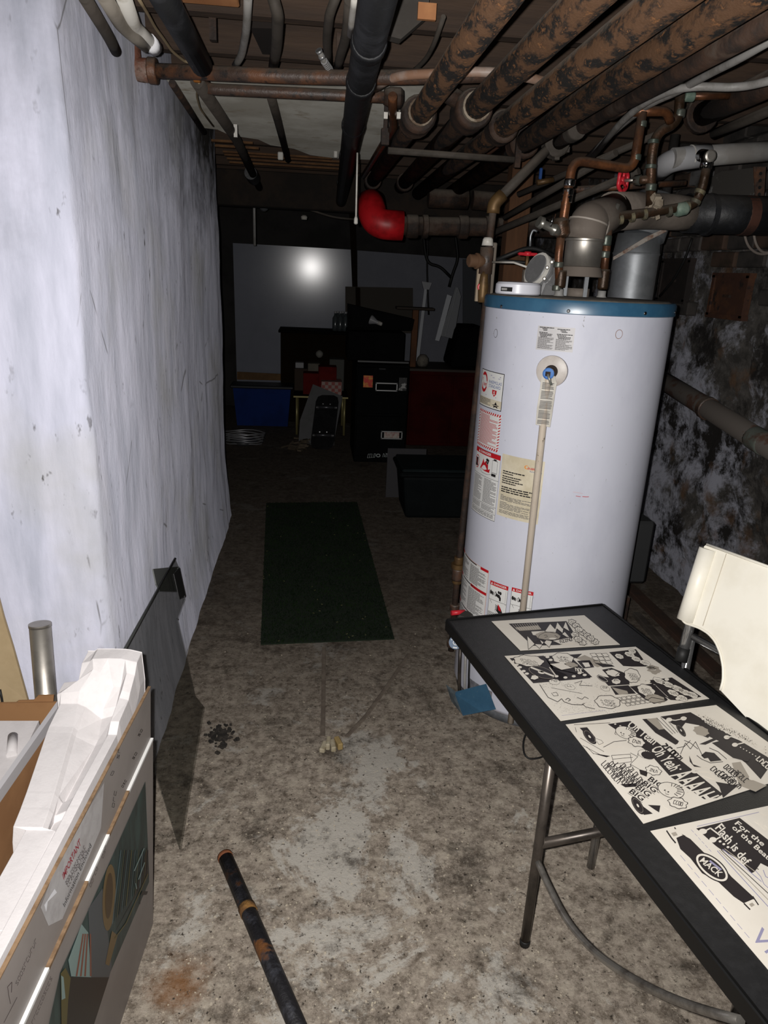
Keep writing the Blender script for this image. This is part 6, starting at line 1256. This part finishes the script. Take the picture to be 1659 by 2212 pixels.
for k in (.22, .78):
    c_ = s0+dd*k+V(0, -.03, .01); tr = MB().tube([c_-sd*.075, c_+sd*.075], .012, 10).build('truck', M('truck_metal', '55565a', rough=.3, metal=.6), t)
    for s_ in (-1, 1): MB().lathe(c_+sd*(.06*s_)+V(0, -.008, 0), (s_, 0, 0), [(0, .024), (.004, .026), (.028, .026), (.032, .022)], 16).build('wheel', M('dark_wheel', '1c1c1d', '2a2a2b', 10, rough=.4), tr)
    for s_ in (-1, 1): MB().lathe(c_+sd*(.03*s_)+V(0, -.012, .03), (0, -1, .3), [(0, .006), (.004, .005)], 8).build('bolt', CHROME, tr)
ty = 6.75; A_, C_ = aty(503, 838, ty), aty(628, 915, ty)
t = thing('blue_tote', 'blue plastic tote with a dark lid at the far left', 'storage bin', V((A_.x+C_.x)/2, ty+.11, 0)); BT = M('blue_tote_plastic', '142c66', '112658', 5, rough=.7, spec=.1)
MB().hexa(frust(A_.x+.03, C_.x-.03, ty+.02, ty+.21, 0, A_.x, C_.x, ty, ty+.22, A_.z)).build('tote_body', BT, t); MB().box(V((A_.x+C_.x)/2, ty+.11, A_.z+.015), (C_.x-A_.x+.05, .25, .03), None, .008).build('tote_lid', M('dark_tote_lid', '14171c', rough=.5), t)
# foil trays, rags
t = thing('foil_tray', 'crumpled foil tray on the floor by the white wall corner', 'tray', atz(525, 955, 0)); B = MB(); r_ = random.Random(4)
c_ = atz(527, 958, 0)
for k in range(5): B.tube([c_+V(.16*math.cos(a)*(1+.04*k), .1*math.sin(a), .015+.02*k+.006*math.sin(3*a+k)) for a in [i*math.pi/8 for i in range(17)]], .006, 6)
B.build('tray_rim', M('bright_foil', '8f8f92', rough=.3, metal=.5), t); MB().lathe(c_, (0, 0, 1), [(0, .1), (.03, .12)], 16).build('tray_base', M('dark_foil', '3a3a3c', rough=.4), t)
t = thing('rag_heap', 'heap of brown scraps on the floor beside the skateboard', 'debris', atz(645, 965, 0)); B = MB()
for k in range(26):
    c_ = atz(645+r_.gauss(0, 13), 965+r_.gauss(0, 6), 0); B.box(c_+V(0, 0, r_.uniform(.01, .05)), (r_.uniform(.03, .1), .04, .012), Matrix.Rotation(r_.uniform(0, 3), 3, 'Z') @ Matrix.Rotation(r_.uniform(-.6, .6), 3, 'X'))
B.build('scraps', M('brown_scrap', '4a4034', '5d5344', 15, rough=.9), t)
# the glossy white boards standing against the far wall
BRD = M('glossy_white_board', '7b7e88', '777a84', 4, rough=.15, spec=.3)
yb = 7.42
def wallboard(lab, px, mat, y, nm='wall_board'):
    q_ = [aty(x, yy, y) for x, yy in px]; c_ = sum(q_, V(0, 0, 0))/len(q_); t = thing(nm, lab, 'board', V(c_.x, y, min(p_.z for p_ in q_))); B = MB(); B.slab([V(p_.x, y, p_.z) for p_ in q_], (0, 1, 0), .012); B.build('board', mat, t); return t
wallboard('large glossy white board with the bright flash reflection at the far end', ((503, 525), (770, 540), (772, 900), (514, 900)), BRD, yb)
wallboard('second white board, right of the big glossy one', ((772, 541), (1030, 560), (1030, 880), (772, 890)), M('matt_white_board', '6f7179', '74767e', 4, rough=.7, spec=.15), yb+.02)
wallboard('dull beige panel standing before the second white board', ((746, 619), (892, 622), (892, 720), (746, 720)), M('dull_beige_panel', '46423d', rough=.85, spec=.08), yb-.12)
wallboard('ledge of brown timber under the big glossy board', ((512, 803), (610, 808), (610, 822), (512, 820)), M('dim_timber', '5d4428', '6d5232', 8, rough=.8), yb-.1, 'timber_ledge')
# uprights, leaning strips, black cables at the right of the storage end
hz = aty(960, 700, 6.3).z
t = thing('dark_bag_heap', 'heap of black bags on top of the red cabinet', 'bag', V(1.35, 6.35, a.z+.02)); B = MB()
B.hexa(frust(a.x+.35, c.x+.18, 6.14, 6.58, a.z+.021, a.x+.42, c.x+.1, 6.2, 6.56, hz)); o = B.build('bags', DKP, t); bv = o.modifiers.new('bevel', 'BEVEL'); bv.width = .05; bv.segments = 3
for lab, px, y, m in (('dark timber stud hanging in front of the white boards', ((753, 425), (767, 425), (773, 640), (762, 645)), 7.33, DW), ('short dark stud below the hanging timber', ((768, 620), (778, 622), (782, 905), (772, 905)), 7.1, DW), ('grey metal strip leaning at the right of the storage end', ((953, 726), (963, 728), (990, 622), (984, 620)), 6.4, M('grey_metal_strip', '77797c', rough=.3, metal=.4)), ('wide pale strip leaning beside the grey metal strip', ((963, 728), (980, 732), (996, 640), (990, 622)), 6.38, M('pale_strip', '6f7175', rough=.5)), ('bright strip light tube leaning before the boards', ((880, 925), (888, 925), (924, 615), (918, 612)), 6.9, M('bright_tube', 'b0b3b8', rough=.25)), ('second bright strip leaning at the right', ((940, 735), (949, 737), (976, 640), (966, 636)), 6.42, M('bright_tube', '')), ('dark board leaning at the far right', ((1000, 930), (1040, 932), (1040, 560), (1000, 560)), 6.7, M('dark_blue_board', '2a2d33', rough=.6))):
    wallboard(lab, px, m, y, 'leaning_strip')
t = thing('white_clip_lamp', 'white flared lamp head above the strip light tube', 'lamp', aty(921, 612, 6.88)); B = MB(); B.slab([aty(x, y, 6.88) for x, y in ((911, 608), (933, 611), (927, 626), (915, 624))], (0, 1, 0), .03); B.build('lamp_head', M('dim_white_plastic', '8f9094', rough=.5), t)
for i, (lab, pts) in enumerate((('black cable hanging at the right end of the white boards', [(975, 440), (985, 520), (990, 560), (978, 590), (970, 620)]), ('black cable looping across the right white board', [(910, 440), (918, 545), (925, 570), (950, 575), (975, 600)]), ('thin black cable drooping to the lamp head', [(918, 440), (925, 520), (922, 570), (924, 640), (926, 680)]))):
    t = thing('black_cable', lab, 'cable', aty(*pts[0], 6.9)); MB().tube([V(aty(*pts[0], 6.9).x, 6.9, 2.06)]+[aty(x, y, 6.9) for x, y in pts], .014 if i < 2 else .008, 8, .1, True, 8).build('cable', RUBB, t)
# little fittings and a light bar under the joists at the far end
for i, (x, y) in enumerate(((570, 447), (628, 443), (657, 465), (550, 515))):
    c_ = aty(x, y, 5.6); t = thing('lamp_holder', ['dim glass lamp holder', 'bright white junction clip', 'small white cable clip', 'thin grey hook'][i]+' under the far joists', 'fitting', c_)
    if i == 3: MB().tube([V(c_.x, c_.y, 2.06), c_-V(0, 0, .05)], .01, 8).build('hook', PVCG, t)
    else: MB().lathe(c_+V(0, 0, -.03), (0, 0, 1), [(0, .012), (.015, .03), (.045, .028), (.06, .014)] if i == 0 else [(0, .02), (.02, .024), (.03, .015)], 14).build('fitting_body', M('dim_glass', '5d6063', rough=.2) if i == 0 else PVCW, t); MB().tube([c_+V(0, 0, .03), V(c_.x, c_.y, 2.06)], .005, 6).build('stem', DIRTC, t)
for lab, pts in (('long thin cable sagging under the far joists', [(520, 420), (600, 438), (660, 450), (720, 470), (765, 474)]), ('short cable curl under the far joists', [(610, 425), (640, 428), (650, 418)])):
    t = thing('sagging_cable', lab, 'cable', aty(*pts[0], 5.3)); MB().tube([aty(x, y, 5.3) for x, y in pts], .007, 8, .2, True, 8).build('cable', DIRTC, t)
t = thing('far_beam', 'heavy dark beam crossing the far end of the ceiling', 'beam', V(.5, 5.25, 1.82)); MB().box(V(.45, 5.25, 1.93), (2.8, .14, .22), None, .006).build('beam', M('blackened_beam', '1d1814', '2a211a', 7, rough=.9), t)
